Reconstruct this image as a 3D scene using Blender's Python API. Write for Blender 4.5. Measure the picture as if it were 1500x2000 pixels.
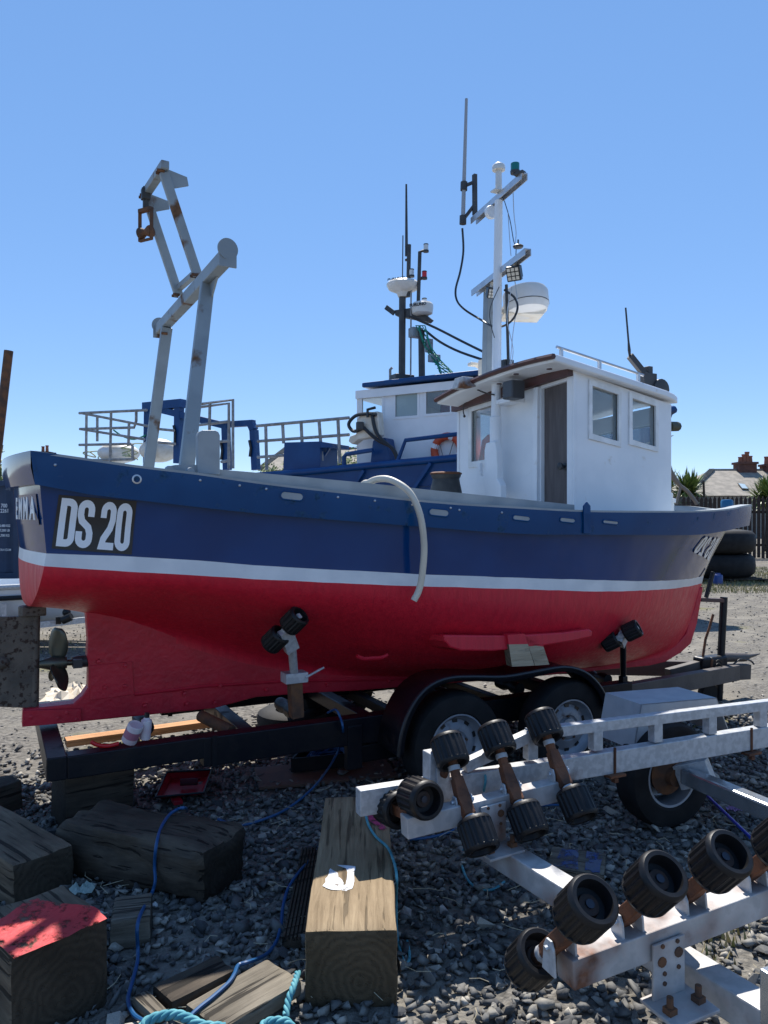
import bpy, bmesh, math, random
import numpy as np
from mathutils import Vector, Matrix
from mathutils.bvhtree import BVHTree

for o in list(bpy.data.objects): bpy.data.objects.remove(o)
scene = bpy.context.scene
COL = scene.collection
RAD = math.radians
random.seed(7)

# ------------------------------------------------------------------ camera
YAW = 27.0                                   # degrees the view is turned from +Y towards the bow (+X)
CAM = Vector((-2.535, -4.956, 1.75))
FPX = 1500.0                                 # focal length in photo pixels (photo is 1500 x 2000)
RT = Vector((math.cos(RAD(YAW)), -math.sin(RAD(YAW)), 0))
FW = Vector((math.sin(RAD(YAW)), math.cos(RAD(YAW)), 0))
cd = bpy.data.cameras.new('camera'); camo = bpy.data.objects.new('camera', cd); COL.objects.link(camo)
camo.location = CAM; camo.rotation_euler = (RAD(90), 0, RAD(-YAW))
cd.sensor_fit = 'HORIZONTAL'; cd.sensor_width = 36; cd.lens = 36; cd.clip_start = .05; cd.clip_end = 2000
scene.camera = camo

# ------------------------------------------------------------------ sky, sun, exposure
SUN_EL = 55.0
w = bpy.data.worlds.new('World'); scene.world = w; w.use_nodes = True
nt = w.node_tree; bg = nt.nodes['Background']
sky = nt.nodes.new('ShaderNodeTexSky'); sky.sky_type = 'NISHITA'; sky.sun_disc = False
sky.sun_elevation = RAD(SUN_EL); sky.sun_rotation = RAD(YAW)
sky.altitude = 0; sky.air_density = 0.5; sky.dust_density = 0.0; sky.ozone_density = 4.0
gam = nt.nodes.new('ShaderNodeGamma'); gam.inputs[1].default_value = .38; hsv = nt.nodes.new('ShaderNodeHueSaturation'); hsv.inputs['Saturation'].default_value = 1.85; hsv.inputs['Value'].default_value = 2.5; hsv.inputs['Hue'].default_value = .509
nt.links.new(sky.outputs[0], gam.inputs[0]); nt.links.new(gam.outputs[0], hsv.inputs['Color']); nt.links.new(hsv.outputs[0], bg.inputs[0]); bg.inputs[1].default_value = 0.14
sl = bpy.data.lights.new('sun', 'SUN'); sl.energy = 5.0; sl.angle = RAD(.55); sl.color = (1, .95, .87)
so = bpy.data.objects.new('sun', sl); COL.objects.link(so)
SUND = (FW * math.cos(RAD(SUN_EL)) + Vector((0, 0, math.sin(RAD(SUN_EL))))).normalized()
so.rotation_euler = SUND.to_track_quat('Z', 'Y').to_euler(); so.location = (0, 0, 30)
scene.view_settings.view_transform = 'Standard'; scene.view_settings.look = 'None'
scene.view_settings.exposure = 0.62; scene.view_settings.gamma = 1.0

# ------------------------------------------------------------------ measuring helpers: sight lines met with real planes of the place
def sight(px, py): return FW + RT * ((px - 750) / FPX) + Vector((0, 0, (1000 - py) / FPX))
def at_y(px, py, y): d = sight(px, py); return CAM + d * ((y - CAM.y) / d.y)
def at_x(px, py, x): d = sight(px, py); return CAM + d * ((x - CAM.x) / d.x)
def at_z(px, py, z): d = sight(px, py); return CAM + d * ((z - CAM.z) / d.z)
def at_d(px, py, t): return CAM + sight(px, py) * t
def at_pl(px, py, p0, n): d = sight(px, py); return CAM + d * ((p0 - CAM).dot(n) / d.dot(n))
def pix(p):
    r = Vector(p) - CAM; d = r.dot(FW); return 750 + FPX * r.dot(RT) / d, 1000 - FPX * r.z / d, d
V = Vector
Z = Vector((0, 0, 1))

# ------------------------------------------------------------------ mesh builder
def frame(d, up=Z):
    d = Vector(d).normalized(); up = Vector(up)
    if abs(d.dot(up)) > .98 * up.length: up = Vector((1, 0, 0)) if abs(d.x) < .9 else Vector((0, 1, 0))
    s = d.cross(up).normalized(); u = s.cross(d).normalized(); return d, s, u

class MB:
    def __init__(s): s.v = []; s.f = []; s.m = []
    def face(s, idx, mi=0): s.f.append(tuple(idx)); s.m.append(mi)
    def hexa(s, p, mi=0):           # 8 points: bottom ring 0-3, top ring 4-7
        b = len(s.v); s.v += [tuple(q) for q in p]
        for q in ((3, 2, 1, 0), (4, 5, 6, 7), (0, 1, 5, 4), (1, 2, 6, 5), (2, 3, 7, 6), (3, 0, 4, 7)): s.face([b + i for i in q], mi)
        return s
    def box(s, c, sz, rot=None, mi=0):
        c = Vector(c); h = [x / 2 for x in sz]; R = rot or Matrix.Identity(3)
        p = [c + R @ Vector((x * h[0], y * h[1], z * h[2])) for z in (-1, 1) for x, y in ((-1, -1), (1, -1), (1, 1), (-1, 1))]
        return s.hexa(p, mi)
    def bar(s, a, b, wd, ht, up=Z, mi=0, wd2=None, ht2=None):
        a = Vector(a); b = Vector(b); d, sd, u = frame(b - a, up)
        w2 = wd if wd2 is None else wd2; h2 = ht if ht2 is None else ht2
        p = [q + sd * (x * ww / 2) + u * (y * hh / 2) for q, ww, hh in ((a, wd, ht), (b, w2, h2)) for x, y in ((-1, -1), (1, -1), (1, 1), (-1, 1))]
        return s.hexa(p, mi)
    def tube(s, pts, r, n=8, cap=True, mi=0, closed=False):
        pts = [Vector(p) for p in pts]; N = len(pts); rs = r if isinstance(r, (list, tuple)) else [r] * N
        b = len(s.v); pu = None
        for i, p in enumerate(pts):
            if closed: d = pts[(i + 1) % N] - pts[i - 1]
            else: d = pts[min(i + 1, N - 1)] - pts[max(i - 1, 0)]
            d = d.normalized()
            if pu is None: _, sd, u = frame(d)
            else:
                sd = d.cross(pu)
                if sd.length < 1e-5: _, sd, u = frame(d)
                else: sd.normalize(); u = sd.cross(d)
            pu = u
            for k in range(n):
                a = 2 * math.pi * k / n; s.v.append(tuple(p + sd * (math.cos(a) * rs[i]) + u * (math.sin(a) * rs[i])))
        for i in range(N if closed else N - 1):
            j = (i + 1) % N
            for k in range(n): s.face((b + i * n + k, b + i * n + (k + 1) % n, b + j * n + (k + 1) % n, b + j * n + k), mi)
        if cap and not closed:
            s.face([b + k for k in range(n)][::-1], mi); s.face([b + (N - 1) * n + k for k in range(n)], mi)
        return s
    def lathe(s, prof, c, axis, n=24, mi=0, cap=True, closed=False):     # prof: (radius, height along axis)
        c = Vector(c); d, sd, u = frame(axis); b = len(s.v); N = len(prof)
        for r, h in prof:
            for k in range(n):
                a = 2 * math.pi * k / n; s.v.append(tuple(c + d * h + (sd * math.cos(a) + u * math.sin(a)) * max(r, 1e-4)))
        for i in range(N if closed else N - 1):
            j = (i + 1) % N
            for k in range(n): s.face((b + i * n + k, b + i * n + (k + 1) % n, b + j * n + (k + 1) % n, b + j * n + k), mi)
        if cap and not closed:
            s.face([b + k for k in range(n)][::-1], mi); s.face([b + (N - 1) * n + k for k in range(n)], mi)
        return s
    def prism(s, poly, vec, mi=0):
        poly = [Vector(p) for p in poly]; vec = Vector(vec); b = len(s.v); n = len(poly)
        s.v += [tuple(p) for p in poly] + [tuple(p + vec) for p in poly]
        s.face(list(range(b + n - 1, b - 1, -1)), mi); s.face(list(range(b + n, b + 2 * n)), mi)
        for i in range(n): j = (i + 1) % n; s.face((b + i, b + j, b + n + j, b + n + i), mi)
        return s
    def grid(s, rows, mi=0, closed=False):          # rows of points; closed joins the last column to the first
        b = len(s.v); nc = len(rows[0])
        for r in rows: s.v += [tuple(p) for p in r]
        for i in range(len(rows) - 1):
            for k in range(nc if closed else nc - 1):
                l = (k + 1) % nc; s.face((b + i * nc + k, b + i * nc + l, b + (i + 1) * nc + l, b + (i + 1) * nc + k), mi)
        return s
    def ball(s, c, r, n=12, sc=(1, 1, 1), mi=0):
        pr = [(math.sin(math.pi * i / n) * r, -math.cos(math.pi * i / n) * r) for i in range(n + 1)]
        b = len(s.v); s.lathe(pr, (0, 0, 0), (0, 0, 1), max(8, n + 4), mi, cap=False)
        c = Vector(c)
        for i in range(b, len(s.v)): q = s.v[i]; s.v[i] = (c.x + q[0] * sc[0], c.y + q[1] * sc[1], c.z + q[2] * sc[2])
        return s
    def mesh(s, name, mats, smooth=None, recalc=True):
        me = bpy.data.meshes.new(name); me.from_pydata(s.v, [], s.f)
        for m in (mats if isinstance(mats, (list, tuple)) else [mats]): me.materials.append(m)
        if len(me.materials) > 1: me.polygons.foreach_set('material_index', s.m)
        if recalc:
            bm = bmesh.new(); bm.from_mesh(me); bmesh.ops.remove_doubles(bm, verts=bm.verts, dist=1e-5)
            bmesh.ops.recalc_face_normals(bm, faces=bm.faces); bm.to_mesh(me); bm.free()
        if smooth is not None:
            me.polygons.foreach_set('use_smooth', [True] * len(me.polygons)); me.set_sharp_from_angle(angle=RAD(smooth))
        me.update(); return me

def link(name, me, parent=None, bevel=0, seg=2):
    o = bpy.data.objects.new(name, me); COL.objects.link(o)
    if parent is not None:
        o.parent = parent
        if parent.type == 'EMPTY' and parent.parent is None: o.matrix_parent_inverse = parent.matrix_basis.inverted()
    if bevel:
        b = o.modifiers.new('edge', 'BEVEL'); b.width = bevel; b.segments = seg; b.limit_method = 'ANGLE'; b.angle_limit = RAD(40)
    return o
def put(name, mb, mat, parent=None, smooth=None, bevel=0, seg=2, recalc=True):
    return link(name, mb.mesh(name, mat, smooth, recalc), parent, bevel, seg)
def thing(name, loc, label, cat, group=None):
    e = bpy.data.objects.new(name, None); e.empty_display_size = .2; COL.objects.link(e); e.location = loc
    e['label'] = label; e['category'] = cat
    if group: e['group'] = group
    return e
def tag(o, label, cat, group=None):
    o['label'] = label; o['category'] = cat
    if group: o['group'] = group
    return o
def struct(o, kind='structure'): o['kind'] = kind; return o

def lerp(a, b, t): return a + (b - a) * t
def interp(x, tab): return float(np.interp(x, [a for a, _ in tab], [b for _, b in tab]))
def crom(pts, n=8, closed=False):
    pts = [Vector(p) for p in pts]; N = len(pts); out = []
    for i in range(N if closed else N - 1):
        if closed: p0, p1, p2, p3 = pts[i - 1], pts[i], pts[(i + 1) % N], pts[(i + 2) % N]
        else: p0, p1, p2, p3 = pts[max(i - 1, 0)], pts[i], pts[i + 1], pts[min(i + 2, N - 1)]
        for k in range(n):
            t = k / n; out.append(.5 * ((2 * p1) + (p2 - p0) * t + (2 * p0 - 5 * p1 + 4 * p2 - p3) * t * t + (3 * p1 - p0 - 3 * p2 + p3) * t ** 3))
    if not closed: out.append(pts[-1])
    return out
def smooth_tab(tab, n=12):
    c = crom([(a, b, 0) for a, b in tab], n); return [(p.x, p.y) for p in c]

# ------------------------------------------------------------------ materials
def mat(name, base, rough=.5, metal=0., base2=None, scale=6., lo=.4, hi=.6, bump=0., bscale=40., stretch=None, detail=6.,
        rust=None, rscale=5., rlo=.58, rhi=.68, rcol2=None, spec=.5, coat=0., rough2=None, coords='Object', bdist=.01):
    m = bpy.data.materials.new(name); m.use_nodes = True; t = m.node_tree; N = t.nodes; L = t.links
    p = N['Principled BSDF']; p.inputs['Roughness'].default_value = rough; p.inputs['Metallic'].default_value = metal
    p.inputs['Specular IOR Level'].default_value = spec
    if coat: p.inputs['Coat Weight'].default_value = coat; p.inputs['Coat Roughness'].default_value = .08
    p.inputs['Base Color'].default_value = (*base, 1)
    tc = N.new('ShaderNodeTexCoord'); src = tc.outputs[coords]
    if stretch:
        mp = N.new('ShaderNodeMapping'); mp.inputs['Scale'].default_value = stretch; L.new(src, mp.inputs[0]); src2 = mp.outputs[0]
    else: src2 = src
    def noise(sc, s, d=detail):
        n = N.new('ShaderNodeTexNoise'); n.inputs['Scale'].default_value = sc; n.inputs['Detail'].default_value = d; L.new(s, n.inputs['Vector']); return n.outputs[0]
    def ramp(fac, a, b, ca=(0, 0, 0, 1), cb=(1, 1, 1, 1)):
        r = N.new('ShaderNodeValToRGB'); r.color_ramp.elements[0].position = a; r.color_ramp.elements[1].position = b
        r.color_ramp.elements[0].color = ca; r.color_ramp.elements[1].color = cb; L.new(fac, r.inputs[0]); return r.outputs[0]
    colour = None
    if base2 is not None:
        colour = ramp(noise(scale, src2), lo, hi, (*base, 1), (*base2, 1))
    if rust is not None:
        f = ramp(noise(rscale, src), rlo, rhi); f2 = noise(rscale * 7, src)
        rc = ramp(f2, .35, .65, (*rust, 1), (*(rcol2 or [c * .55 for c in rust]), 1))
        mx = N.new('ShaderNodeMix'); mx.data_type = 'RGBA'; L.new(f, mx.inputs[0])
        if colour is not None: L.new(colour, mx.inputs[6])
        else: mx.inputs[6].default_value = (*base, 1)
        L.new(rc, mx.inputs[7]); colour = mx.outputs[2]
        mr = N.new('ShaderNodeMapRange'); L.new(f, mr.inputs[0]); mr.inputs[3].default_value = rough; mr.inputs[4].default_value = .85; L.new(mr.outputs[0], p.inputs['Roughness'])
        if metal: mr2 = N.new('ShaderNodeMapRange'); L.new(f, mr2.inputs[0]); mr2.inputs[3].default_value = metal; mr2.inputs[4].default_value = 0; L.new(mr2.outputs[0], p.inputs['Metallic'])
    elif rough2 is not None:
        mr = N.new('ShaderNodeMapRange'); L.new(noise(scale * 1.7, src2), mr.inputs[0]); mr.inputs[1].default_value = .3; mr.inputs[2].default_value = .7
        mr.inputs[3].default_value = rough; mr.inputs[4].default_value = rough2; L.new(mr.outputs[0], p.inputs['Roughness'])
    if colour is not None: L.new(colour, p.inputs['Base Color'])
    if bump:
        b = N.new('ShaderNodeBump'); b.inputs['Strength'].default_value = bump; b.inputs['Distance'].default_value = bdist
        L.new(noise(bscale, src2, 4), b.inputs['Height']); L.new(b.outputs[0], p.inputs['Normal'])
    return m

def wood(name, c1, c2, grain=9., paint=None, pbox=None, rough=.8, crack=.8, dirt=None):
    """sawn timber: grain runs along the object's own X axis, with checks; optional stain"""
    m = bpy.data.materials.new(name); m.use_nodes = True; t = m.node_tree; N = t.nodes; L = t.links; p = N['Principled BSDF']
    p.inputs['Roughness'].default_value = rough; p.inputs['Specular IOR Level'].default_value = .25
    tc = N.new('ShaderNodeTexCoord')
    mp = N.new('ShaderNodeMapping'); mp.inputs['Scale'].default_value = (.9, grain, grain); L.new(tc.outputs['Object'], mp.inputs[0])
    n1 = N.new('ShaderNodeTexNoise'); n1.inputs['Scale'].default_value = 3.2; n1.inputs['Detail'].default_value = 9; n1.inputs['Roughness'].default_value = .68; n1.inputs['Distortion'].default_value = .5
    L.new(mp.outputs[0], n1.inputs['Vector'])
    r = N.new('ShaderNodeValToRGB'); r.color_ramp.elements[0].position = .3; r.color_ramp.elements[1].position = .72
    r.color_ramp.elements[0].color = (*c1, 1); r.color_ramp.elements[1].color = (*c2, 1); L.new(n1.outputs[0], r.inputs[0])
    mp2 = N.new('ShaderNodeMapping'); mp2.inputs['Scale'].default_value = (.35, 9, 9); L.new(tc.outputs['Object'], mp2.inputs[0])
    n2 = N.new('ShaderNodeTexNoise'); n2.inputs['Scale'].default_value = 5; n2.inputs['Detail'].default_value = 3; L.new(mp2.outputs[0], n2.inputs['Vector'])
    r2 = N.new('ShaderNodeValToRGB'); r2.color_ramp.elements[0].position = .385; r2.color_ramp.elements[1].position = .42; L.new(n2.outputs[0], r2.inputs[0])
    r2.color_ramp.elements[0].color = (.06, .06, .06, 1)
    n3 = N.new('ShaderNodeTexNoise'); n3.inputs['Scale'].default_value = 4.5; n3.inputs['Detail'].default_value = 5; L.new(tc.outputs['Object'], n3.inputs['Vector'])
    r3 = N.new('ShaderNodeValToRGB'); r3.color_ramp.elements[0].position = .36; r3.color_ramp.elements[1].position = .62
    r3.color_ramp.elements[0].color = (*(dirt or (.35, .34, .33)), 1); L.new(n3.outputs[0], r3.inputs[0])
    mm = N.new('ShaderNodeMix'); mm.data_type = 'RGBA'; mm.blend_type = 'MULTIPLY'; mm.inputs[0].default_value = .5; L.new(r.outputs[0], mm.inputs[6]); L.new(r3.outputs[0], mm.inputs[7])
    m2 = N.new('ShaderNodeMix'); m2.data_type = 'RGBA'; m2.blend_type = 'MULTIPLY'; m2.inputs[0].default_value = crack; L.new(mm.outputs[2], m2.inputs[6]); L.new(r2.outputs[0], m2.inputs[7])
    out = m2.outputs[2]
    wv = N.new('ShaderNodeTexWave'); wv.wave_type = 'RINGS'; wv.rings_direction = 'X'; wv.inputs['Scale'].default_value = 11; wv.inputs['Distortion'].default_value = 9; wv.inputs['Detail'].default_value = 3; wv.inputs['Detail Scale'].default_value = 1.2
    of = N.new('ShaderNodeMapping'); of.inputs['Location'].default_value = (0, .03, .05); L.new(tc.outputs['Object'], of.inputs[0]); L.new(of.outputs[0], wv.inputs['Vector'])
    rw = N.new('ShaderNodeValToRGB'); rw.color_ramp.elements[0].color = (*[(a_ + b_) * .15 for a_, b_ in zip(c1, c2)], 1); rw.color_ramp.elements[1].color = (*[(a_ + b_) * .21 for a_, b_ in zip(c1, c2)], 1); L.new(wv.outputs[0], rw.inputs[0])  # end-grain rings, darkened further so the colour carries shade on the timber ends
    sx_ = N.new('ShaderNodeSeparateXYZ'); L.new(tc.outputs['Normal'], sx_.inputs[0]); ab_ = N.new('ShaderNodeMath'); ab_.operation = 'ABSOLUTE'; L.new(sx_.outputs[0], ab_.inputs[0])
    gt_ = N.new('ShaderNodeMath'); gt_.operation = 'GREATER_THAN'; gt_.inputs[1].default_value = .75; L.new(ab_.outputs[0], gt_.inputs[0])
    m3 = N.new('ShaderNodeMix'); m3.data_type = 'RGBA'; m3.blend_type = 'MULTIPLY'; m3.inputs[0].default_value = .6; L.new(rw.outputs[0], m3.inputs[6]); L.new(r3.outputs[0], m3.inputs[7])
    m4 = N.new('ShaderNodeMix'); m4.data_type = 'RGBA'; L.new(gt_.outputs[0], m4.inputs[0]); L.new(out, m4.inputs[6]); L.new(m3.outputs[2], m4.inputs[7]); out = m4.outputs[2]
    L.new(out, p.inputs['Base Color'])
    ad = N.new('ShaderNodeMath'); ad.operation = 'ADD'; L.new(n1.outputs[0], ad.inputs[0]); L.new(r2.outputs[0], ad.inputs[1])
    b = N.new('ShaderNodeBump'); b.inputs['Strength'].default_value = .55; b.inputs['Distance'].default_value = .012; L.new(ad.outputs[0], b.inputs['Height']); L.new(b.outputs[0], p.inputs['Normal'])
    return m

def worn(m, scale=14., lo=.40, hi=.52):
    t = m.node_tree; N = t.nodes; tc = N.new('ShaderNodeTexCoord'); n = N.new('ShaderNodeTexNoise'); n.inputs['Scale'].default_value = scale; n.inputs['Detail'].default_value = 9; n.inputs['Roughness'].default_value = .7; t.links.new(tc.outputs['Object'], n.inputs['Vector'])
    r = N.new('ShaderNodeValToRGB'); r.color_ramp.elements[0].position = lo; r.color_ramp.elements[1].position = hi; t.links.new(n.outputs[0], r.inputs[0]); t.links.new(r.outputs[0], N['Principled BSDF'].inputs['Alpha']); return m

def glass(name, tint=(.92, .96, .97), refl=1.0):
    m = bpy.data.materials.new(name); m.use_nodes = True; t = m.node_tree; N = t.nodes; L = t.links
    for n in list(N):
        if n.type != 'OUTPUT_MATERIAL': N.remove(n)
    tr = N.new('ShaderNodeBsdfTransparent'); tr.inputs[0].default_value = (*tint, 1)
    gl = N.new('ShaderNodeBsdfGlossy'); gl.inputs['Roughness'].default_value = .02
    lw = N.new('ShaderNodeLayerWeight'); lw.inputs[0].default_value = .5
    pw_ = N.new('ShaderNodeMath'); pw_.operation = 'POWER'; pw_.inputs[1].default_value = 3.5; L.new(lw.outputs['Facing'], pw_.inputs[0])
    mu = N.new('ShaderNodeMath'); mu.operation = 'MULTIPLY_ADD'; mu.inputs[1].default_value = .85; mu.inputs[2].default_value = .06 * refl; L.new(pw_.outputs[0], mu.inputs[0])
    mx = N.new('ShaderNodeMixShader'); L.new(mu.outputs[0], mx.inputs[0]); L.new(tr.outputs[0], mx.inputs[1]); L.new(gl.outputs[0], mx.inputs[2])
    L.new(mx.outputs[0], [n for n in N if n.type == 'OUTPUT_MATERIAL'][0].inputs[0]); return m

M = {}
M['blue'] = mat('boat blue gloss', (.0012, .034, .135), .05, base2=(.0015, .042, .160), scale=2.2, bump=.06, bscale=3.5, spec=.36, rough2=.15)
M['band'] = mat('bulwark blue', (.002, .050, .155), .26, base2=(.003, .060, .180), scale=3, bump=.12, bscale=14, spec=.24, rust=(.03, .085, .16), rcol2=(.006, .03, .08), rscale=11, rlo=.62, rhi=.70)
M['white'] = mat('boot white', (.72, .74, .76), .4, base2=(.62, .65, .68), scale=5, bump=.08, bscale=20)
M['red'] = mat('antifoul red', (.64, .018, .042), .30, base2=(.53, .014, .035), scale=5, stretch=(6, 6, .5), bump=.22, bscale=22, lo=.35, hi=.7, rough2=.6, spec=.4)
M['redkeel'] = mat('keel red', (.57, .017, .040), .42, base2=(.45, .013, .031), scale=7, bump=.4, bscale=30, lo=.35, hi=.7, spec=.4)
M['wwall'] = mat('wheelhouse white', (.80, .82, .84), .45, base2=(.73, .76, .79), scale=3, bump=.18, bscale=14, rust=(.58, .55, .48), rcol2=(.50, .42, .32), rscale=7, rlo=.66, rhi=.78)
M['wtrim'] = mat('trim white', (.82, .83, .83), .45, base2=(.70, .71, .70), scale=9, bump=.1, bscale=30)
M['cream'] = mat('aged white', (.74, .70, .62), .5, base2=(.62, .56, .46), scale=6)
M['grey'] = mat('bulwark grey', (.30, .33, .35), .5, base2=(.25, .28, .30), scale=6, bump=.1, bscale=25)
M['steel'] = mat('gantry grey', (.27, .31, .33), .48, base2=(.23, .265, .285), scale=5, rust=(.17, .085, .04), rscale=6, rlo=.60, rhi=.68, bump=.12, bscale=30)
M['brown'] = mat('brown door', (.105, .088, .086), .6, base2=(.08, .066, .064), scale=6, stretch=(6, 6, .8), bump=.1)
M['maroon'] = mat('maroon trim', (.085, .030, .026), .5, base2=(.06, .024, .022), scale=8)
M['black'] = mat('black panel', (.012, .012, .014), .35)
M['letter'] = mat('white letters', (.78, .80, .82), .4)
M['rusty'] = mat('rusty steel', (.085, .045, .028), .8, base2=(.17, .072, .03), scale=14, bump=.4, bscale=60)
M['rustor'] = mat('orange rust', (.17, .062, .026), .8, base2=(.08, .032, .016), scale=16, lo=.4, hi=.65, bump=.4, bscale=70)
M['rudder'] = mat('rudder plate', (.085, .070, .055), .6, base2=(.13, .105, .08), scale=9, rust=(.055, .032, .022), rscale=38, rlo=.54, rhi=.62, bump=.4, bscale=50)
M['bronze'] = mat('propeller bronze', (.13, .12, .085), .35, .75, base2=(.09, .10, .085), scale=8, rough2=.5)
M['chassis'] = mat('chassis black', (.0045, .0065, .011), .38, base2=(.009, .010, .013), scale=8, rust=(.022, .012, .010), rscale=6, rlo=.60, rhi=.74, bump=.15, bscale=40, spec=.28)
M['chgrey'] = mat('drawbar grey brown', (.075, .062, .056), .6, base2=(.05, .042, .04), scale=5, bump=.2, bscale=40)
M['rubber'] = mat('tyre rubber', (.010, .010, .011), .72, base2=(.016, .016, .017), scale=8, bump=.15, bscale=80, spec=.25)
M['roller'] = mat('roller rubber', (.008, .0085, .010), .38, base2=(.013, .013, .014), scale=10, bump=.1, bscale=60, rough2=.5, spec=.3)
M['rim'] = mat('wheel rim', (.30, .33, .37), .45, .3, base2=(.23, .25, .28), scale=9, rust=(.12, .06, .035), rscale=9, rlo=.66, rhi=.74)
M['galv'] = mat('galvanised steel', (.38, .39, .40), .42, .15, base2=(.48, .49, .50), scale=34, lo=.42, hi=.58, rust=(.19, .075, .028), rscale=3.2, rlo=.66, rhi=.76, bump=.12, bscale=60)
M['galvr'] = mat('galvanised rusty', (.40, .395, .39), .5, .1, base2=(.51, .495, .485), scale=22, lo=.4, hi=.6, rust=(.20, .085, .045), rscale=5.5, rlo=.50, rhi=.72, bump=.15, bscale=60)
M['galvnew'] = mat('bright zinc', (.62, .65, .68), .22, .85, base2=(.52, .55, .58), scale=12)
M['mudg'] = mat('mudguard pale', (.36, .38, .40), .55, base2=(.43, .45, .46), scale=9, lo=.4, hi=.65, bump=.1, bscale=30)
M['plblack'] = mat('black plastic', (.014, .015, .018), .35)
M['alu'] = mat('aluminium', (.55, .57, .60), .38, .7, base2=(.48, .5, .53), scale=10)
M['radome'] = mat('radome white', (.70, .70, .69), .4, base2=(.64, .62, .57), scale=4)
M['hose'] = mat('cream hose', (.62, .57, .47), .45, base2=(.54, .50, .42), scale=5)
M['cable'] = mat('blue cable', (.010, .080, .21), .4)
M['rope'] = mat('turquoise rope', (.05, .24, .30), .75, base2=(.11, .34, .38), scale=30)
M['shipblue'] = mat('ship blue', (.004, .046, .160), .35, base2=(.006, .058, .19), scale=2.5, bump=.08, bscale=12, spec=.3)
M['shipwhite'] = mat('ship white', (.78, .80, .83), .45, base2=(.72, .74, .77), scale=2, bump=.05)
M['railgrey'] = mat('weathered rail', (.32, .32, .32), .5, base2=(.22, .21, .20), scale=9)
M['mastdk'] = mat('dark mast', (.030, .032, .036), .5, base2=(.05, .05, .05), scale=6)
M['orange'] = mat('lifebuoy orange', (.62, .085, .028), .55, base2=(.55, .07, .025), scale=6)
M['glass'] = glass('window glass')
M['glasshaze'] = mat('frosted pane', (.33, .41, .42), .25, base2=(.29, .37, .38), scale=3)
M['greenlens'] = mat('green lamp lens', (.0, .16, .15), .2)
M['redlens'] = mat('red lamp lens', (.55, .01, .02), .2)
M['clearlens'] = mat('clear lamp lens', (.6, .64, .66), .15)
M['netgreen'] = mat('green net', (.015, .24, .16), .7)
# ================================================================== FISHING BOAT
boat = thing('fishing_boat', (0, 0, .45), 'blue and red wooden fishing boat with white wheelhouse on a black trailer', 'boat')

RAIL = [(0, 876), (68, 886), (167, 900), (273, 915), (383, 928), (500, 945), (627, 960), (833, 982), (1000, 993), (1140, 1000), (1300, 1001), (1367, 1000), (1417, 996), (1452, 989), (1520, 981)]
BANDB = [(0, 936), (80, 947), (167, 965), (267, 977), (500, 1003), (733, 1022), (1000, 1042), (1143, 1044), (1333, 1045), (1400, 1038), (1451, 1027), (1520, 1014)]
STT = [(0, 1077), (92, 1081), (263, 1087), (400, 1096), (500, 1104), (733, 1117), (833, 1122), (1000, 1128), (1167, 1133), (1250, 1135), (1333, 1132), (1380, 1124), (1480, 1104)]
STB = [(0, 1101), (88, 1106), (263, 1117), (500, 1131), (733, 1142), (1000, 1150), (1167, 1155), (1283, 1152), (1340, 1146), (1377, 1138), (1480, 1116)]
RABB = [(20, 1178), (50, 1180), (110, 1189), (167, 1198), (240, 1217), (333, 1252), (420, 1280), (500, 1300), (600, 1314), (700, 1320), (900, 1320), (1100, 1307), (1207, 1298), (1260, 1288), (1300, 1280), (1330, 1262)]
TAB = {k: smooth_tab(v) for k, v in dict(RAIL=RAIL, BANDB=BANDB, STT=STT, STB=STB, RABB=RABB).items()}
def zcurve(name, x, y):
    px, _, d = pix((x, y, 1)); return CAM.z + (1000 - interp(px, TAB[name])) / FPX * d
B_RAIL = smooth_tab([(0, .88), (.1, .95), (.25, 1.04), (.42, 1.09), (.58, 1.085), (.70, 1.02), (.80, .90), (.88, .74), (.94, .56), (.975, .38), (.993, .19), (1, .0)])
B_STR = smooth_tab([(0, .845), (.1, .91), (.25, 1.0), (.42, 1.045), (.56, 1.02), (.68, .90), (.78, .70), (.87, .45), (.94, .22), (1, .0)])
TS = [1 - (1 - i / 72) ** 1.35 for i in range(73)]
X_R = (-2.35, 3.50); X_B = (-2.33, 3.40); X_T = (-2.30, 3.285); X_S = (-2.31, 3.265)
def level(tab, xr, name, bf):
    out = []
    for t in TS:
        x = lerp(xr[0], xr[1], t); b = bf(t); out.append(V((x, -b, zcurve(name, x, -b))))
    return out
L_rail = level(B_RAIL, X_R, 'RAIL', lambda t: interp(t, B_RAIL))
L_bb = level(None, X_B, 'BANDB', lambda t: .62 * interp(t, B_RAIL) + .38 * interp(t, B_STR) - .004)
L_st = level(None, X_T, 'STT', lambda t: .06 * interp(t, B_RAIL) + .94 * interp(t, B_STR))
L_sb = level(None, X_S, 'STB', lambda t: interp(t, B_STR))
_wr = random.Random(4)
for _L in (L_st, L_sb):
    for _p in _L[1:-1]: _p.z += _wr.uniform(-.0014, .0014)
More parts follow.
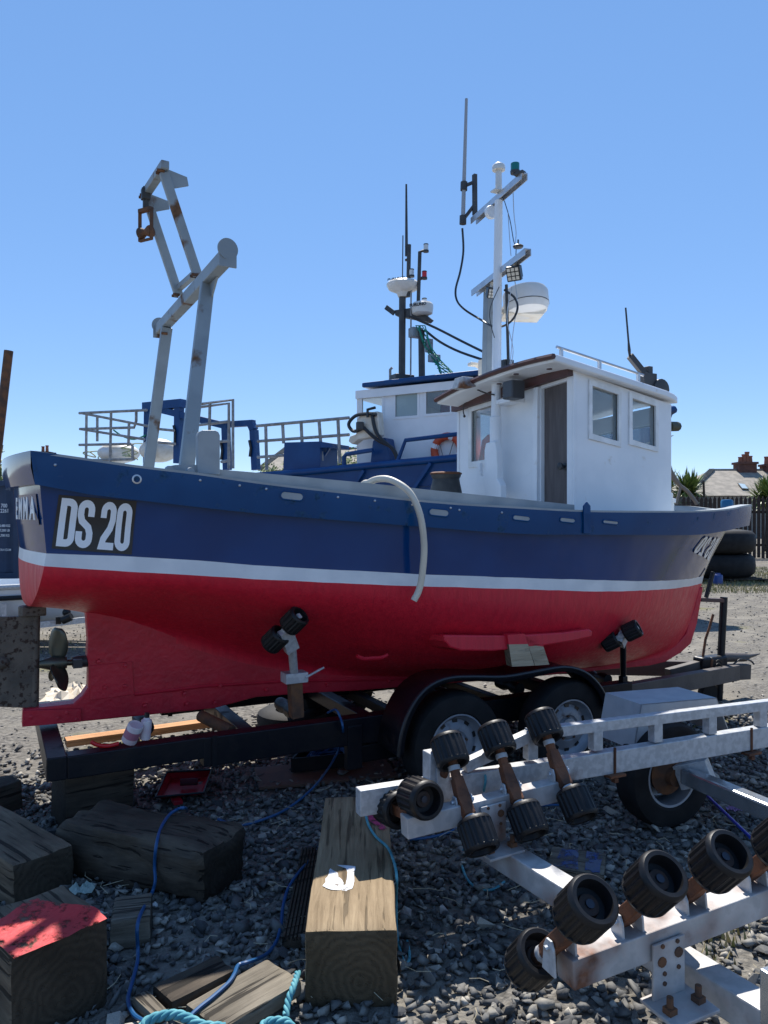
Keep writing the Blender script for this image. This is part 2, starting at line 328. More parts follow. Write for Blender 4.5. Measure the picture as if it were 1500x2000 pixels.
# under the boot top: sections run down to the rabbet
STEM = [(.41, 2.6), (.47, 2.85), (.55, 3.03), (.73, 3.14), (.95, 3.21), (1.10, 3.265)]
NQ = 14
A_T = smooth_tab([(0, .95), (.06, 1.2), (.15, 1.75), (.28, 1.6), (.42, 1.12), (.6, 1.0), (.78, 1.1), (.9, 1.25), (1, 1.3)])
WGT = [(0, 0), (.05, .4), (.12, .85), (.3, .85), (.5, .25), (.6, 0), (1, 0)]
lower = []
z_s1 = L_sb[-1].z; z_k1 = .47
for q in range(1, NQ + 1):
    ph = math.pi / 2 * q / NQ; row = []
    ze = z_s1 - (z_s1 - z_k1) * math.sin(ph); xe = interp(ze, STEM)
    for i, t in enumerate(TS):
        bs = interp(t, B_STR); a = interp(t, A_T); bq = bs * math.cos(ph) ** a
        xa = -2.31 - .05 * math.sin(ph)
        x = lerp(xa, xe, t); xk = lerp(-2.36, interp(z_k1, STEM), t)
        zk = zcurve('RABB', min(xk, 2.8), -.05); zs = L_sb[i].z
        wg = interp(t, WGT); z = zs - (zs - zk) * lerp(math.sin(ph), q / NQ, wg)
        if t > .9: z = lerp(z, ze, (t - .9) / .1)
        keel = .056 * min(1, t * 6) * (1 if t < .97 else (1 - t) / .03)
        row.append(V((x, -max(bq, keel), z)))
    lower.append(row)
def mir(row): return [V((p.x, -p.y, p.z)) for p in row]
mid1 = [(a * .5 + b * .5) + V((0, .012 * min(1, (1 - t) * 8), 0)) for a, b, t in zip(L_bb, L_st, TS)]
def shell(rows): m = MB(); m.grid(rows); m.grid([mir(r) for r in rows]); return m
topsides = shell([L_bb, mid1, L_st]); put('topsides', topsides, M['blue'], boat, 60)
put('boot_stripe', shell([L_st, L_sb]), M['white'], boat, 60)
bottom = shell([L_sb] + lower); put('bottom', bottom, M['red'], boat, 60)
# transom, rounded slightly aft
def tran_row(p, bul, n=14):
    return [V((p.x - bul * (1 - (2 * k / n - 1) ** 2), lerp(p.y, -p.y, k / n), p.z)) for k in range(n + 1)]
tm = MB(); tm.grid([tran_row(L_rail[0] + V((.02, .02, -.01)), .10), tran_row(L_bb[0], .10), tran_row(mid1[0], .10), tran_row(L_st[0], .095)]); put('transom', tm, M['blue'], boat, 60)
tm2 = MB(); tm2.grid([tran_row(L_st[0], .095), tran_row(L_sb[0], .09)]); put('transom_stripe', tm2, M['white'], boat, 60)
tm3 = MB(); tm3.grid([tran_row(L_sb[0], .09)] + [tran_row(r[0], .09 * max(0, 1 - (q + 1) / NQ)) for q, r in enumerate(lower)]); put('transom_bottom', tm3, M['red'], boat, 60)

# bulwark band: a proud plank strake round the sheer, with capping and grey inner lining
def offs(row, d):
    out = []
    for i, p in enumerate(row):
        a = row[max(i - 1, 0)]; b = row[min(i + 1, len(row) - 1)]; t = (b - a); t.z = 0; t.normalize(); n = V((t.y, -t.x, 0)); out.append(p + n * d)
    out[-1] = V((row[-1].x + d, 0, row[-1].z)); return out
L_sk = level(None, (X_R[0] + .02, X_R[1] - .01), 'BANDB', lambda t: lerp(.62 * interp(t, B_RAIL) + .38 * interp(t, B_STR), .965 * interp(t, B_RAIL), min(1, max(0, t - .55) / .3)))
bt = offs(L_rail, .035); bb_ = offs(L_sk, .037)
it = offs(L_rail, -.05); inn = [p + V((0, 0, .06)) for p in offs(L_st, -.05)]
it[-1] = V((L_rail[-1].x - .06, 0, L_rail[-1].z)); inn[-1] = V((L_st[-1].x - .10, 0, L_st[-1].z + .06))
under = offs(L_bb, -.01); up = [p + V((0, 0, .0)) for p in under]
bmid = [(a + b) * .5 + V((0, -.006, 0)) for a, b in zip(bt, bb_)]
bandm = shell([bt, bmid, bb_, up]); band = put('bulwark_strake', bandm, M['band'], boat, 50)
cap = shell([[p + V((0, 0, .012)) for p in bt], [p + V((0, 0, .012)) for p in it]]); cap.grid([[p + V((0, 0, .012)) for p in bt], bt]); cap.grid([mir([p + V((0, 0, .012)) for p in bt]), mir(bt)])
put('rail_cap', cap, M['grey'], boat, 40)
lin = shell([[p + V((0, 0, .010)) for p in it], inn]); put('bulwark_lining', lin, M['grey'], boat, 50)
# stern strake round the transom
r0 = bt[0]; r1 = bb_[0]
sm = MB(); def_b = .115
ra = tran_row(V((r0.x - .02, r0.y, r0.z + .012)), def_b); rb = tran_row(V((r1.x - .02, r1.y, r1.z)), def_b); rc = tran_row(V((r1.x + .05, r1.y + .03, r1.z)), .1)
rin = tran_row(V((r0.x + .10, it[0].y, r0.z + .012)), .10); rdn = tran_row(V((r0.x + .14, it[0].y + .04, 1.62)), .08)
sm.grid([rdn, rin, ra, [(p + q) * .5 + V((-.008, 0, 0)) for p, q in zip(ra, rb)], rb, rc]); put('stern_strake', sm, M['blue'], boat, 40)
for sgn in (1, -1):
    cq = MB(); cq.prism([V((r0.x - .02, r0.y * sgn, r0.z + .011)), V((r1.x - .02, r1.y * sgn, r1.z)), V((bb_[1].x, bb_[1].y * sgn, bb_[1].z)), V((bt[1].x, bt[1].y * sgn, bt[1].z + .011))], (0, .02 * sgn, 0))
    put('quarter_knee', cq, M['band'], boat)
# deck
dk = MB(); dr = [V((p.x, p.y, p.z)) for p in inn]; dr[0].x += .06; dk.grid([dr, mir(dr)]); put('deck', dk, M['grey'], boat)

# keel, deadwood and sole piece (slab on the centreline)
kb = [(158, 1410), (417, 1384), (500, 1362), (600, 1354), (700, 1349), (850, 1337), (1000, 1326), (1207, 1306), (1270, 1300), (1300, 1293), (1330, 1275), (1350, 1257), (1362, 1217), (1370, 1170), (1374, 1146)]
kt = [(1366, 1150), (1356, 1190), (1340, 1238), (1320, 1262), (1290, 1278), (1207, 1290), (1100, 1298), (900, 1312), (700, 1312), (600, 1304), (500, 1290), (420, 1268), (333, 1238), (240, 1203), (167, 1186)]
post = [(168, 1195), (172, 1250), (170, 1283), (173, 1300), (172, 1343), (160, 1360), (143, 1375), (72, 1383), (45, 1386), (43, 1420)]
kp = [at_y(x, y, -.055) for x, y in kb + kt + post]
kmb = MB()
kmb.prism(kp, (0, .11, 0)); keel = put('keel', kmb, M['redkeel'], boat, bevel=.008)
# sole plates and bolts
so_p = MB(); so_p.prism([at_y(x, y, -.062) for x, y in [(44, 1387), (158, 1384), (158, 1409), (43, 1419)]], (0, -.012, 0)); put('sole_plate', so_p, M['redkeel'], keel, bevel=.003)
dp = MB(); dp.prism([at_y(x, y, -.0585) for x, y in [(176, 1300), (258, 1292), (262, 1356), (176, 1368)]], (0, -.006, 0)); put('deadwood_plate', dp, M['redkeel'], keel, bevel=.003)
for x, y in [(113, 1402), (130, 1392), (147, 1405), (60, 1400), (193, 1292), (244, 1340), (205, 1343), (245, 1300), (283, 1378), (360, 1355), (430, 1340), (365, 1375), (420, 1372), (520, 1348), (640, 1338), (760, 1330)]:
    b = MB(); b.lathe([(.0, -.012), (.012, -.010), (.014, .0), (.014, .02)], at_y(x, y, -.068), (0, 1, 0), 8); put('bolt', b, M['redkeel'], keel)
# garboard strake edge: a proud plank line along the keel
gs = MB(); ga = [(262, 1356), (400, 1340), (560, 1330), (800, 1326), (1000, 1316), (1207, 1297)]
gs.tube([at_y(x, y, -.058) for x, y in ga], .012, 6); put('garboard_seam', gs, M['redkeel'], keel, 40)

# bilge keel
bk = MB(); pts = [(866, 1240), (1000, 1241), (1100, 1235), (1150, 1228), (1158, 1233), (1156, 1244), (1120, 1252), (1040, 1265), (960, 1272), (900, 1271), (880, 1265), (868, 1252)]
def bvh_of(mb): return BVHTree.FromPolygons([V(v) for v in mb.v], mb.f)
bvb = bvh_of(bottom); bvt = bvh_of(topsides); bvband = bvh_of(bandm)
bk.prism([at_y(x, y, -1.0) for x, y in pts], (0, .5, -.05)); put('bilge_keel', bk, M['red'], boat, bevel=.01)
# hull zinc/handle on the bottom
hz = MB(); hp = [at_y(x, y, -.66) for x, y in [(697, 1281), (710, 1286), (730, 1285), (745, 1284), (757, 1279)]]; hz.tube(crom(hp, 4), .012, 6); put('cooling_pipe', hz, M['red'], boat, 40)

# ---- lettering, laid on the hull planks
def drape(bv, x, z, off=.004):
    h = bv.ray_cast(V((x, -3, z)), V((0, 1, 0)))
    if h[0] is None: return V((x, -1, z))
    n = h[1]; n = n if n.y < 0 else -n; return h[0] + n * off
def side_pt(px, py):
    h = bvt.ray_cast(CAM, sight(px, py).normalized()); return h[0] if h[0] else at_y(px, py, -.93)
def quad_map(c):          # c: TL TR BR BL as (x,z)
    tl, tr, br, bl = c
    return lambda u, v: ((1 - u) * (1 - v) * tl[0] + u * (1 - v) * tr[0] + u * v * br[0] + (1 - u) * v * bl[0], (1 - u) * (1 - v) * tl[1] + u * (1 - v) * tr[1] + u * v * br[1] + (1 - u) * v * bl[1])
def ribbon(path, wd, closed=False):
    n = len(path); L = []; Rr = []
    for i in range(n):
        p = path[i]; a = path[i - 1] if (closed or i) else path[i]; b = path[(i + 1) % n] if (closed or i < n - 1) else path[i]
        def nrm(s, e): dx, dy = e[0] - s[0], e[1] - s[1]; l = math.hypot(dx, dy) or 1; return (-dy / l, dx / l)
        n1 = nrm(a, p) if a != p else nrm(p, b); n2 = nrm(p, b) if b != p else n1
        mx, my = n1[0] + n2[0], n1[1] + n2[1]; l = math.hypot(mx, my) or 1; mx /= l; my /= l
        k = 1 / max(.45, mx * n1[0] + my * n1[1]); L.append((p[0] + mx * wd / 2 * k, p[1] + my * wd / 2 * k)); Rr.append((p[0] - mx * wd / 2 * k, p[1] - my * wd / 2 * k))
    return L, Rr
def arc(cx, cy, rx, ry, a0, a1, n=10): return [(cx + rx * math.cos(RAD(lerp(a0, a1, i / n))), cy + ry * math.sin(RAD(lerp(a0, a1, i / n)))) for i in range(n + 1)]
W_ = .38; h_ = W_ / 2; AS = 2.5          # letters in a box 1 wide, AS tall, y down
def letter(ch):
    r = .5 - h_
    if ch == '0': return arc(.5, r + h_, r, r, 180, 360) + arc(.5, AS - r - h_, r, r, 0, 180), True
    if ch == 'D': return [(h_, h_)] + arc(1 - h_ - .3, h_ + .3, .3, .3, -90, 0, 6) + arc(1 - h_ - .3, AS - h_ - .3, .3, .3, 0, 90, 6) + [(h_, AS - h_)], True
    if ch == 'S': return [(1 - h_, .85)] + arc(.5, r + h_, r, r, 0, -180) + [(h_, .8), (.3, 1.1), (.7, 1.42), (1 - h_, 1.72)] + arc(.5, AS - r - h_, r, r, 0, 180) + [(h_, 1.65)], False
    if ch == '2': return [(h_, .85)] + arc(.5, r + h_, r, r, 180, 360) + [(1 - h_, .95), (.68, 1.4), (.3, 1.95), (h_ + .02, AS - h_), (1.0, AS - h_)], False
def write(bv, text, qm, parent, u0, step, wch, name, v0=0., v1=1.):
    u = u0
    for ch in text:
        if ch == ' ': u += step * .38; continue
        path, cl = letter(ch); dense = []
        n = len(path)
        for i in range(n if cl else n - 1):
            a = path[i]; b = path[(i + 1) % n]; k = max(1, int(math.dist(a, b) / .25))
            dense += [(lerp(a[0], b[0], j / k), lerp(a[1], b[1], j / k)) for j in range(k)]
        if not cl: dense.append(path[-1])
        Lr, Rr = ribbon(dense, W_, cl); m = MB()
        rows = [[drape(bv, *qm(u + q[0] * wch, lerp(v0, v1, q[1] / AS)), .009) for q in side] for side in (Lr, Rr)]
        m.grid(rows, closed=cl); put(name, m, M['letter'], parent); u += step
def px_quad(pts): return [(lambda p: (p.x, p.z))(side_pt(*q)) for q in pts]
qm = quad_map(px_quad([(115, 966), (267, 979), (257, 1083), (101, 1071)]))
pan = MB(); pan.grid([[drape(bvt, *qm(i / 12, j / 6), .004) for i in range(13)] for j in range(7)])
npanel = put('number_panel', pan, M['black'], boat, 60)
write(bvt, 'DS', qm, npanel, .045, .222, .212, 'number_letter', .05, .95); write(bvt, '20', qm, npanel, .56, .205, .195, 'number_letter', .05, .95)
qb = quad_map(px_quad([(1404, 1050), (1420, 1048), (1400, 1080), (1382, 1094)]))
write(bvt, 'DS', qb, boat, .0, .24, .19, 'bow_letter'); write(bvt, '20', qb, boat, .55, .24, .19, 'bow_letter')

def text_mesh(s, name, m, size, xs=1., bold=0., parent=None, mtx=None, ext=.002, center=True):
    c = bpy.data.curves.new(name, 'FONT'); c.body = s; c.size = size; c.offset = bold; c.extrude = ext
    if center: c.align_x = 'CENTER'; c.align_y = 'CENTER'
    c.resolution_u = 3
    to = bpy.data.objects.new('tmp', c); me = bpy.data.meshes.new_from_object(to); bpy.data.objects.remove(to)
    me.name = name; me.materials.clear(); me.materials.append(m)
    for v in me.vertices: v.co.x *= xs
    if mtx is not None: me.transform(mtx)
    return link(name, me, parent)
def basis(o, x, y):        # local x along x, local y along y
    x = V(x).normalized(); zz = x.cross(V(y)).normalized(); yy = zz.cross(x); return Matrix(((x.x, yy.x, zz.x, o[0]), (x.y, yy.y, zz.y, o[1]), (x.z, yy.z, zz.z, o[2]), (0, 0, 0, 1)))
# name on the transom: four letters following its curve
tp = MB(); zt, zb = 1.84, 1.685
def trx(y, z): t = (z - L_st[0].z) / (L_bb[0].z - L_st[0].z); b = lerp(L_st[0].y, L_bb[0].y, t); return lerp(L_st[0].x, L_bb[0].x, t) - .10 * (1 - (y / b) ** 2)
tp.grid([[V((trx(lerp(-.20, -.79, i / 10), z) - .004, lerp(-.20, -.79, i / 10), z)) for i in range(11)] for z in (zt, zb)])
np_ = put('name_panel', tp, M['blue'], boat, 50)
for i, ch in enumerate('EMMA'):
    y = lerp(-.29, -.72, i / 3); z = (zt + zb) / 2; o = V((trx(y, z) - .009, y, z)); tx = V((trx(y - .02, z), y - .02, z)) - V((trx(y + .02, z), y + .02, z))
    text_mesh(ch, 'name_letter', M['letter'], .16, .9, .004, np_, basis(o, tx, Z))

# freeing ports in the strake
def band_pt(px, py, off=.0):
    h = bvband.ray_cast(CAM, sight(px, py).normalized()); return (h[0] if h[0] else at_y(px, py, -1.1))
for cx, cy, wd, ht in [(570, 969, 45, 16), (857, 1001, 39, 14), (1018, 1012, 34, 10), (1108, 1016, 30, 9), (1192, 1020, 30, 7)]:
    pl = MB(); ring = []
    for a0, sx in ((-90, 1), (90, -1)):
        for k in range(7):
            a = RAD(a0 + 30 * k); px = cx + sx * (wd / 2 - ht / 2) + math.cos(a) * ht / 2; py = cy + (sx * (wd / 2 - ht / 2)) * .11 + math.sin(a) * ht / 2; ring.append((px, py))
    c3 = [band_pt(*q) for q in ring]
    pl.prism([p + V((0, -.003, 0)) for p in c3], (0, .01, 0)); pt_ = put('freeing_port', pl, M['grey'], band)
    rm = MB(); rm.tube([p + V((0, -.002, 0)) for p in c3], .0045, 6, closed=True); put('port_rim', rm, M['band'], pt_, 40)
for x, y in [(108, 908), (391, 938), (468, 948), (520, 955), (660, 971), (732, 978), (805, 986), (880, 984 + 8), (897, 996), (980, 1001)]:
    b = MB(); b.ball(band_pt(x, y), .0075, 6); put('bolt', b, M['alu'], band)  # bright balls stand in for sun glints through holes in the strake
hs = MB(); c = band_pt(267, 936); hs.lathe([(.022, -.004), (.024, .004), (.016, .006), (.016, -.02)], c, (0, -1, 0), 14); put('hawse_hole', hs, M['alu'], band, 40)
# strake join strap with eye (shroud plate) and butt straps
sp = MB(); pl = [band_pt(x, y) + V((0, -.004, 0)) for x, y in [(1137, 1003), (1150, 1003), (1150, 1042), (1137, 1042)]]
top = [pl[0] + V((.0, 0, .05)), (pl[0] + pl[1]) * .5 + V((0, 0, .075)), pl[1] + V((0, 0, .05))]
sp.prism([pl[3], pl[0], top[0], top[1], top[2], pl[1], pl[2]], (0, -.014, 0)); put('chain_plate', sp, M['band'], band, bevel=.003)

# inner coaming board standing inboard of the rail
COAM = smooth_tab([(318, 921), (330, 911), (345, 908), (385, 908), (432, 917), (500, 923), (713, 943), (833, 956), (1000, 973), (1122, 986)])
cm = MB(); ra, rb, rc2, rd = [], [], [], []
for px in range(322, 1123, 10):
    lo_ = None
    for i in range(len(it) - 1):
        a = pix(it[i])[0]; b = pix(it[i + 1])[0]
        if a <= px <= b: f = (px - a) / (b - a); lo_ = it[i].lerp(it[i + 1], f); break
    if lo_ is None: continue
    y = lo_.y + .03; p = at_y(px, interp(px, COAM), y)
    ra.append(V((p.x, y, lo_.z - .05))); rb.append(V((p.x, y, p.z))); rc2.append(V((p.x, y + .05, p.z))); rd.append(V((p.x, y + .05, lo_.z - .05)))
cm.grid([ra, rb, rc2, rd]); cm.face([0, len(ra), 2 * len(ra), 3 * len(ra)]); n_ = len(ra); cm.face([n_ - 1, 2 * n_ - 1, 3 * n_ - 1, 4 * n_ - 1])
put('coaming', cm, M['grey'], boat, 30)
cm2 = MB(); q = [at_y(x, y, -.93) for x, y in [(387, 925), (386, 850), (389, 843), (396, 840), (420, 840), (427, 843), (430, 850), (430, 928)]]
cm2.prism(q, (0, .05, 0)); put('coaming_upstand', cm2, M['grey'], boat, bevel=.006)
for x, y in [(331, 917), (372, 920)]:
    b = MB(); b.lathe([(.0, -.02), (.018, -.018), (.02, 0), (.02, .03)], at_y(x, y, -.96), (0, 1, 0), 10); put('bolt', b, M['grey'], boat, 40)
# ------------------------------------------------------------------ gantry over the stern
gan = bpy.data.objects.new('gantry', None); COL.objects.link(gan); gan.parent = boat; gan.matrix_parent_inverse = boat.matrix_basis.inverted()
def sect(name, a, b, w_=.065, h__=.065, up=Z, par=gan, m='steel', bev=.006):
    q = MB(); q.bar(a, b, w_, h__, up); return put(name, q, M[m], par, bevel=bev)
GB0 = V((-1.40, -.86, 3.14)); GB1 = V((-1.40, 1.04, 3.14))
sect('cross_beam', GB0, GB1, .068, .075)
for p, s in ((GB0, -1), (GB1, 1)):
    e = MB(); e.lathe([(.0, -.006), (.058, -.006), (.058, .006), (.0, .006)], p + V((0, .004 * s, .035)), (.15, s, 0), 24); e.box(p + V((0, .004 * s, -.02)), (.095, .012, .085))
    put('end_plate', e, M['steel'], gan, 40)
NL0 = V((-1.61, -.79, 1.42)); NL1 = V((-1.40, -.42, 3.10)); FL0 = V((-1.52, .97, 1.42)); FL1 = V((-1.40, .77, 3.10))
NL0 = NL1 + (V((-1.60, -.77, 2.0)) - NL1) * 1.3; FL0 = FL1 + (V((-1.50, .94, 2.09)) - FL1) * 1.3
sect('leg', NL0, NL1, .078, .05, V((0, 1, 0))); sect('leg', FL0, FL1, .078, .05, V((0, 1, 0)))
kn = MB(); kn.prism([V((-1.38, -.45, 3.0)), V((-1.38, -.44, 3.10)), V((-1.38, -.60, 3.10))], (-.012, 0, 0)); put('knee', kn, M['steel'], gan)
kn = MB(); kn.prism([V((-1.38, .79, 3.0)), V((-1.38, .79, 3.10)), V((-1.38, .90, 3.10))], (-.012, 0, 0)); put('knee', kn, M['steel'], gan)
U0 = V((-1.405, -.20, 3.21)); U1 = V((-1.615, -.22, 3.80)); W0 = V((-1.43, .22, 3.19)); W1 = V((-1.645, .20, 3.80))
sect('upper_arm', U0, U1, .056, .04, V((0, 1, 0))); sect('upper_arm', W0, W1, .056, .04, V((0, 1, 0)))
sect('head_bar', U1 + V((0, -.05, .03)), W1 + V((0, .05, .03)), .05, .05)
for p in (U1, W1):
    e = MB(); e.prism([p + V((0, 0, .03)), p + V((.14, 0, .0)), p + V((.15, 0, -.05)), p + V((.04, 0, -.09))], (0, .012, 0)); put('lug', e, M['steel'], gan)
e = MB(); e.bar(W0 + V((.0, -.02, .05)), V((-1.41, -.16, 3.235)), .035, .035); put('brace', e, M['steel'], gan)
for p_ in (U0, W0, U1, W1, NL1 + V((0, 0, -.05)), FL1 + V((0, 0, -.05))):
    for d_q in (-.02, .02): bq = MB(); bq.lathe([(.0, .014), (.009, .013), (.010, .0), (.010, -.03)], p_ + V((-.03, d_q, .0)), (-1, 0, 0), 6); put('bolt', bq, M['rusty'], gan)
# hanging fairlead block
bx_ = V((-1.655, .16, 3.80)); hb = MB(); hb.bar(bx_ + V((0, 0, .05)), bx_ + V((.0, 0, -.09)), .025, .035); hb.box(bx_ + V((0, 0, 0)), (.055, .05, .07))
blk = put('hanging_block', hb, M['mastdk'], gan, bevel=.004)
f0 = bx_ + V((0, 0, -.10)); hf = MB()
dY = V((.55, -.83, 0)); dY.normalize()
hf.bar(f0 - dY * .055, f0 + dY * .055, .03, .022); hf.bar(f0 - dY * .052, f0 - dY * .052 + V((0, 0, -.19)), .008, .022); hf.bar(f0 + dY * .052, f0 + dY * .052 + V((0, 0, -.19)), .008, .022); hf.bar(f0 - dY * .056 + V((0, 0, -.194)), f0 + dY * .056 + V((0, 0, -.194)), .022, .010)
put('block_frame', hf, M['rusty'], blk)
hr = MB(); hr.lathe([(.038, -.047), (.038, -.040), (.020, 0), (.038, .040), (.038, .047)], f0 + V((0, 0, -.145)), dY, 16); put('block_roller', hr, M['rusty'], blk, 40)

# ------------------------------------------------------------------ wheelhouse
wh = bpy.data.objects.new('wheelhouse', None); COL.objects.link(wh); wh.parent = boat; wh.matrix_parent_inverse = boat.matrix_basis.inverted()
XA, XF = 1.09, 2.24
A0 = V((XA, -.75, 1.40)); A1 = V((XA, -.75, at_x(1117, 722, XA).z)); P1 = at_x(893, 796, XA); P0 = V((XA, P1.y, 1.40))
sn = V((.55 - .75, -(XF - XA), 0)).normalized()          # side wall normal (outboard)
sn = V(((-.55 + .75), -(XF - XA), 0)).normalized()
F1 = at_pl(1311, 790, A0, sn); F0 = V((F1.x, F1.y, 1.25)); G1 = V((F1.x, -F1.y, F1.z - .05)); G0 = V((F1.x, -F1.y, 1.25))
def uvq(P00, P10, P11, P01, p):
    e_ = P10 - P00; e_ = V((e_.x, e_.y, 0)); u = (p - P00).dot(e_) / e_.length_squared
    for _ in range(2):
        lo_ = P00.lerp(P10, u); hi = P01.lerp(P11, u); v = (p.z - lo_.z) / (hi.z - lo_.z)
    return u, v
def wall(name, P00, P10, P11, P01, holes, thick, m, parent, bev=0):
    us = sorted({0., 1.} | {h[i] for h in holes for i in (0, 1)}); vs = sorted({0., 1.} | {h[i] for h in holes for i in (2, 3)})
    n = (P10 - P00).cross(P01 - P00).normalized() * thick
    pt = lambda u, v: P00.lerp(P10, u).lerp(P01.lerp(P11, u), v)
    m_ = MB()
    def hole(i, j): uu = (us[i] + us[i + 1]) / 2; vv = (vs[j] + vs[j + 1]) / 2; return any(h[0] < uu < h[1] and h[2] < vv < h[3] for h in holes)
    nx, ny = len(us) - 1, len(vs) - 1
    for i in range(nx):
        for j in range(ny):
            if hole(i, j): continue
            q = [pt(us[i], vs[j]), pt(us[i + 1], vs[j]), pt(us[i + 1], vs[j + 1]), pt(us[i], vs[j + 1])]; b = len(m_.v)
            m_.v += [tuple(p) for p in q] + [tuple(p - n) for p in q]; m_.face((b, b + 1, b + 2, b + 3)); m_.face((b + 7, b + 6, b + 5, b + 4))
            for k, (di, dj) in enumerate(((0, -1), (1, 0), (0, 1), (-1, 0))):
                a, c = i + di, j + dj
                if a < 0 or c < 0 or a >= nx or c >= ny or hole(a, c): l = (k + 1) % 4; m_.face((b + k, b + 4 + k, b + 4 + l, b + l))
    o = put(name, m_, M[m], parent); return o, pt, n
def window(pt, n, h, parent, fw=.035, proud=.012, pane='glass', fm='wtrim'):
    u0, u1, v0, v1 = h; c = [pt(u0, v0), pt(u1, v0), pt(u1, v1), pt(u0, v1)]; nn = n.normalized(); cen = sum(c, V()) / 4
    f = MB()
    for i in range(4):
        a, b = c[i], c[(i + 1) % 4]; oa = a + (a - cen).normalized() * fw * 1.2; ob = b + (b - cen).normalized() * fw * 1.2
        ia = a + (cen - a).normalized() * .012; ib = b + (cen - b).normalized() * .012
        f.hexa([ia - nn * .012, ib - nn * .012, ob - nn * -.001, oa - nn * -.001, ia + nn * proud, ib + nn * proud, ob + nn * proud, oa + nn * proud])
    put('window_frame', f, M[fm], parent, bevel=.002)
    g = MB(); e = nn * .006; cc = [p - nn * .018 for p in c]; g.hexa([p - e * .5 for p in cc] + [p + e * .5 for p in cc]); put('window_pane', g, M[pane], parent)
    sl_ = MB(); sl_.tube([p.lerp(cen, .035) - nn * .008 for p in c], .006, 5, closed=True); put('window_seal', sl_, M['plblack'], parent)
def hole_px(P, pts, plane):
    uv = [uvq(*P, at_pl(x, y, *plane)) for x, y in pts]; us = [a for a, _ in uv]; vs = [b for _, b in uv]
    return ((us[0] + us[3]) / 2, (us[1] + us[2]) / 2, (vs[2] + vs[3]) / 2, (vs[0] + vs[1]) / 2)
# starboard side (windows given clockwise from the upper aft corner)
SP = (A0, F0, F1, A1)
h1 = hole_px(SP, [(1154, 752), (1207, 768), (1207, 864), (1153, 850)], (A0, sn)); h2 = hole_px(SP, [(1232, 777), (1280, 790), (1280, 874), (1232, 862)], (A0, sn))
vb = h2[2]; side, spt, sN = wall('side_wall', *SP, [h1, h2], .045, 'wwall', wh)
# the wall routine puts thickness along -(cross); make sure it runs inboard
for h in (h1, h2): window(spt, sn, h, wh)
PS = tuple(V((p.x, -p.y, p.z - .04)) for p in (F0, A0, A1, F1)); window_h = [(1 - h[1], 1 - h[0], h[2], h[3]) for h in (h1, h2)]
pw, ppt, pN = wall('side_wall', *PS, window_h, .045, 'wwall', wh)
for h in window_h: window(ppt, V((sn.x, -sn.y, 0)), h, wh)
FP = (F0, G0, G1, F1); fh = [(.08, .46, .60, .90), (.54, .92, .60, .90)]
fw_, fpt, fN = wall('front_wall', *FP, fh, .045, 'wwall', wh)
for h in fh: window(fpt, V((1, 0, 0)), h, wh)
# aft wall with door and window
AP = (P0, A0, A1, P1); apl = (A0, V((-1, 0, 0)))
ha = hole_px(AP, [(921, 800), (972, 788), (972, 893), (921, 907)], apl)
yd0 = at_x(1057, 800, XA).y; ud = (yd0 - P0.y) / (A0.y - P0.y); uv_top = uvq(*AP, at_x(1090, 749, XA))[1]
hd = (ud, .992, .0, uv_top)
aw, apt, aN = wall('aft_wall', *AP, [ha, hd], .045, 'wwall', wh)
window(apt, V((-1, 0, 0)), ha, wh, fw=.045)
c = [apt(hd[0], 0), apt(hd[1], 0), apt(hd[1], hd[3]), apt(hd[0], hd[3])]; d_ = MB(); d_.hexa([p + V((.03, 0, 0)) for p in c] + [p + V((.055, 0, 0)) for p in c]); door = put('door', d_, M['brown'], wh)
kp_ = at_x(1098, 911, XA) + V((.03, 0, 0)); k = MB(); k.lathe([(.028, 0), (.028, .008), (.012, .012), (.012, .035), (.026, .042), (.028, .055), (.016, .064)], kp_, (-1, 0, 0), 16); put('door_knob', k, M['mastdk'], door, 40)
k = MB(); k.box(kp_ + V((-.004, -.055, -.03)), (.01, .012, .09)); put('lock_plate', k, M['alu'], door)
ps = MB(); pa, pb = at_x(1050, 985, XA), at_x(1052, 757, XA); ps.bar(pa + V((-.015, 0, -.3)), pb + V((-.015, 0, 0)), .05, .035, V((1, 0, 0))); put('door_post', ps, M['wwall'], wh, bevel=.005)
pc = MB(); pc.bar(V((XA + .012, -.757, 1.5)), V((XA + .012, -.757, A1.z - .03)), .02, .02); put('corner_post', pc, M['wwall'], wh, bevel=.004)
bm_ = MB(); bm_.bar(P1 + V((-.025, .02, -.005)), A1 + V((-.025, -.01, -.012)), .05, .065); put('header_beam', bm_, M['maroon'], wh)
# roof
RX0 = .84; An = at_x(1084, 706, RX0); Af = at_x(853, 790, RX0); Fn = F1 + sn * .055 + V((.07, 0, .012)); Ff = V((Fn.x, -Fn.y, Fn.z - .05))
rf = MB(); NU, NV = 14, 10
def roofp(u, v, dz):
    p = An.lerp(Fn, u).lerp(Af.lerp(Ff, u), v)
    wob = .045 * (1 - (2 * v - 1) ** 2); r = max(0, u - .85) / .15; sh = 1 - .10 * r * r
    p = V((p.x + .07 * r * (1 - (2 * v - 1) ** 2), p.y * sh, p.z + wob + dz)); return p
bot = [[roofp(i / NU, j / NV, 0) for j in range(NV + 1)] for i in range(NU + 1)]; topr = [[roofp(i / NU, j / NV, .055) for j in range(NV + 1)] for i in range(NU + 1)]
rf.grid(bot); rf.grid(topr); per = [(i, 0) for i in range(NU + 1)] + [(NU, j) for j in range(1, NV + 1)] + [(i, NV) for i in range(NU - 1, -1, -1)] + [(0, j) for j in range(NV - 1, 0, -1)]
rf.grid([[bot[i][j] for i, j in per], [topr[i][j] for i, j in per]], closed=True)
roof = put('roof', rf, M['wwall'], wh, 40, bevel=.012)
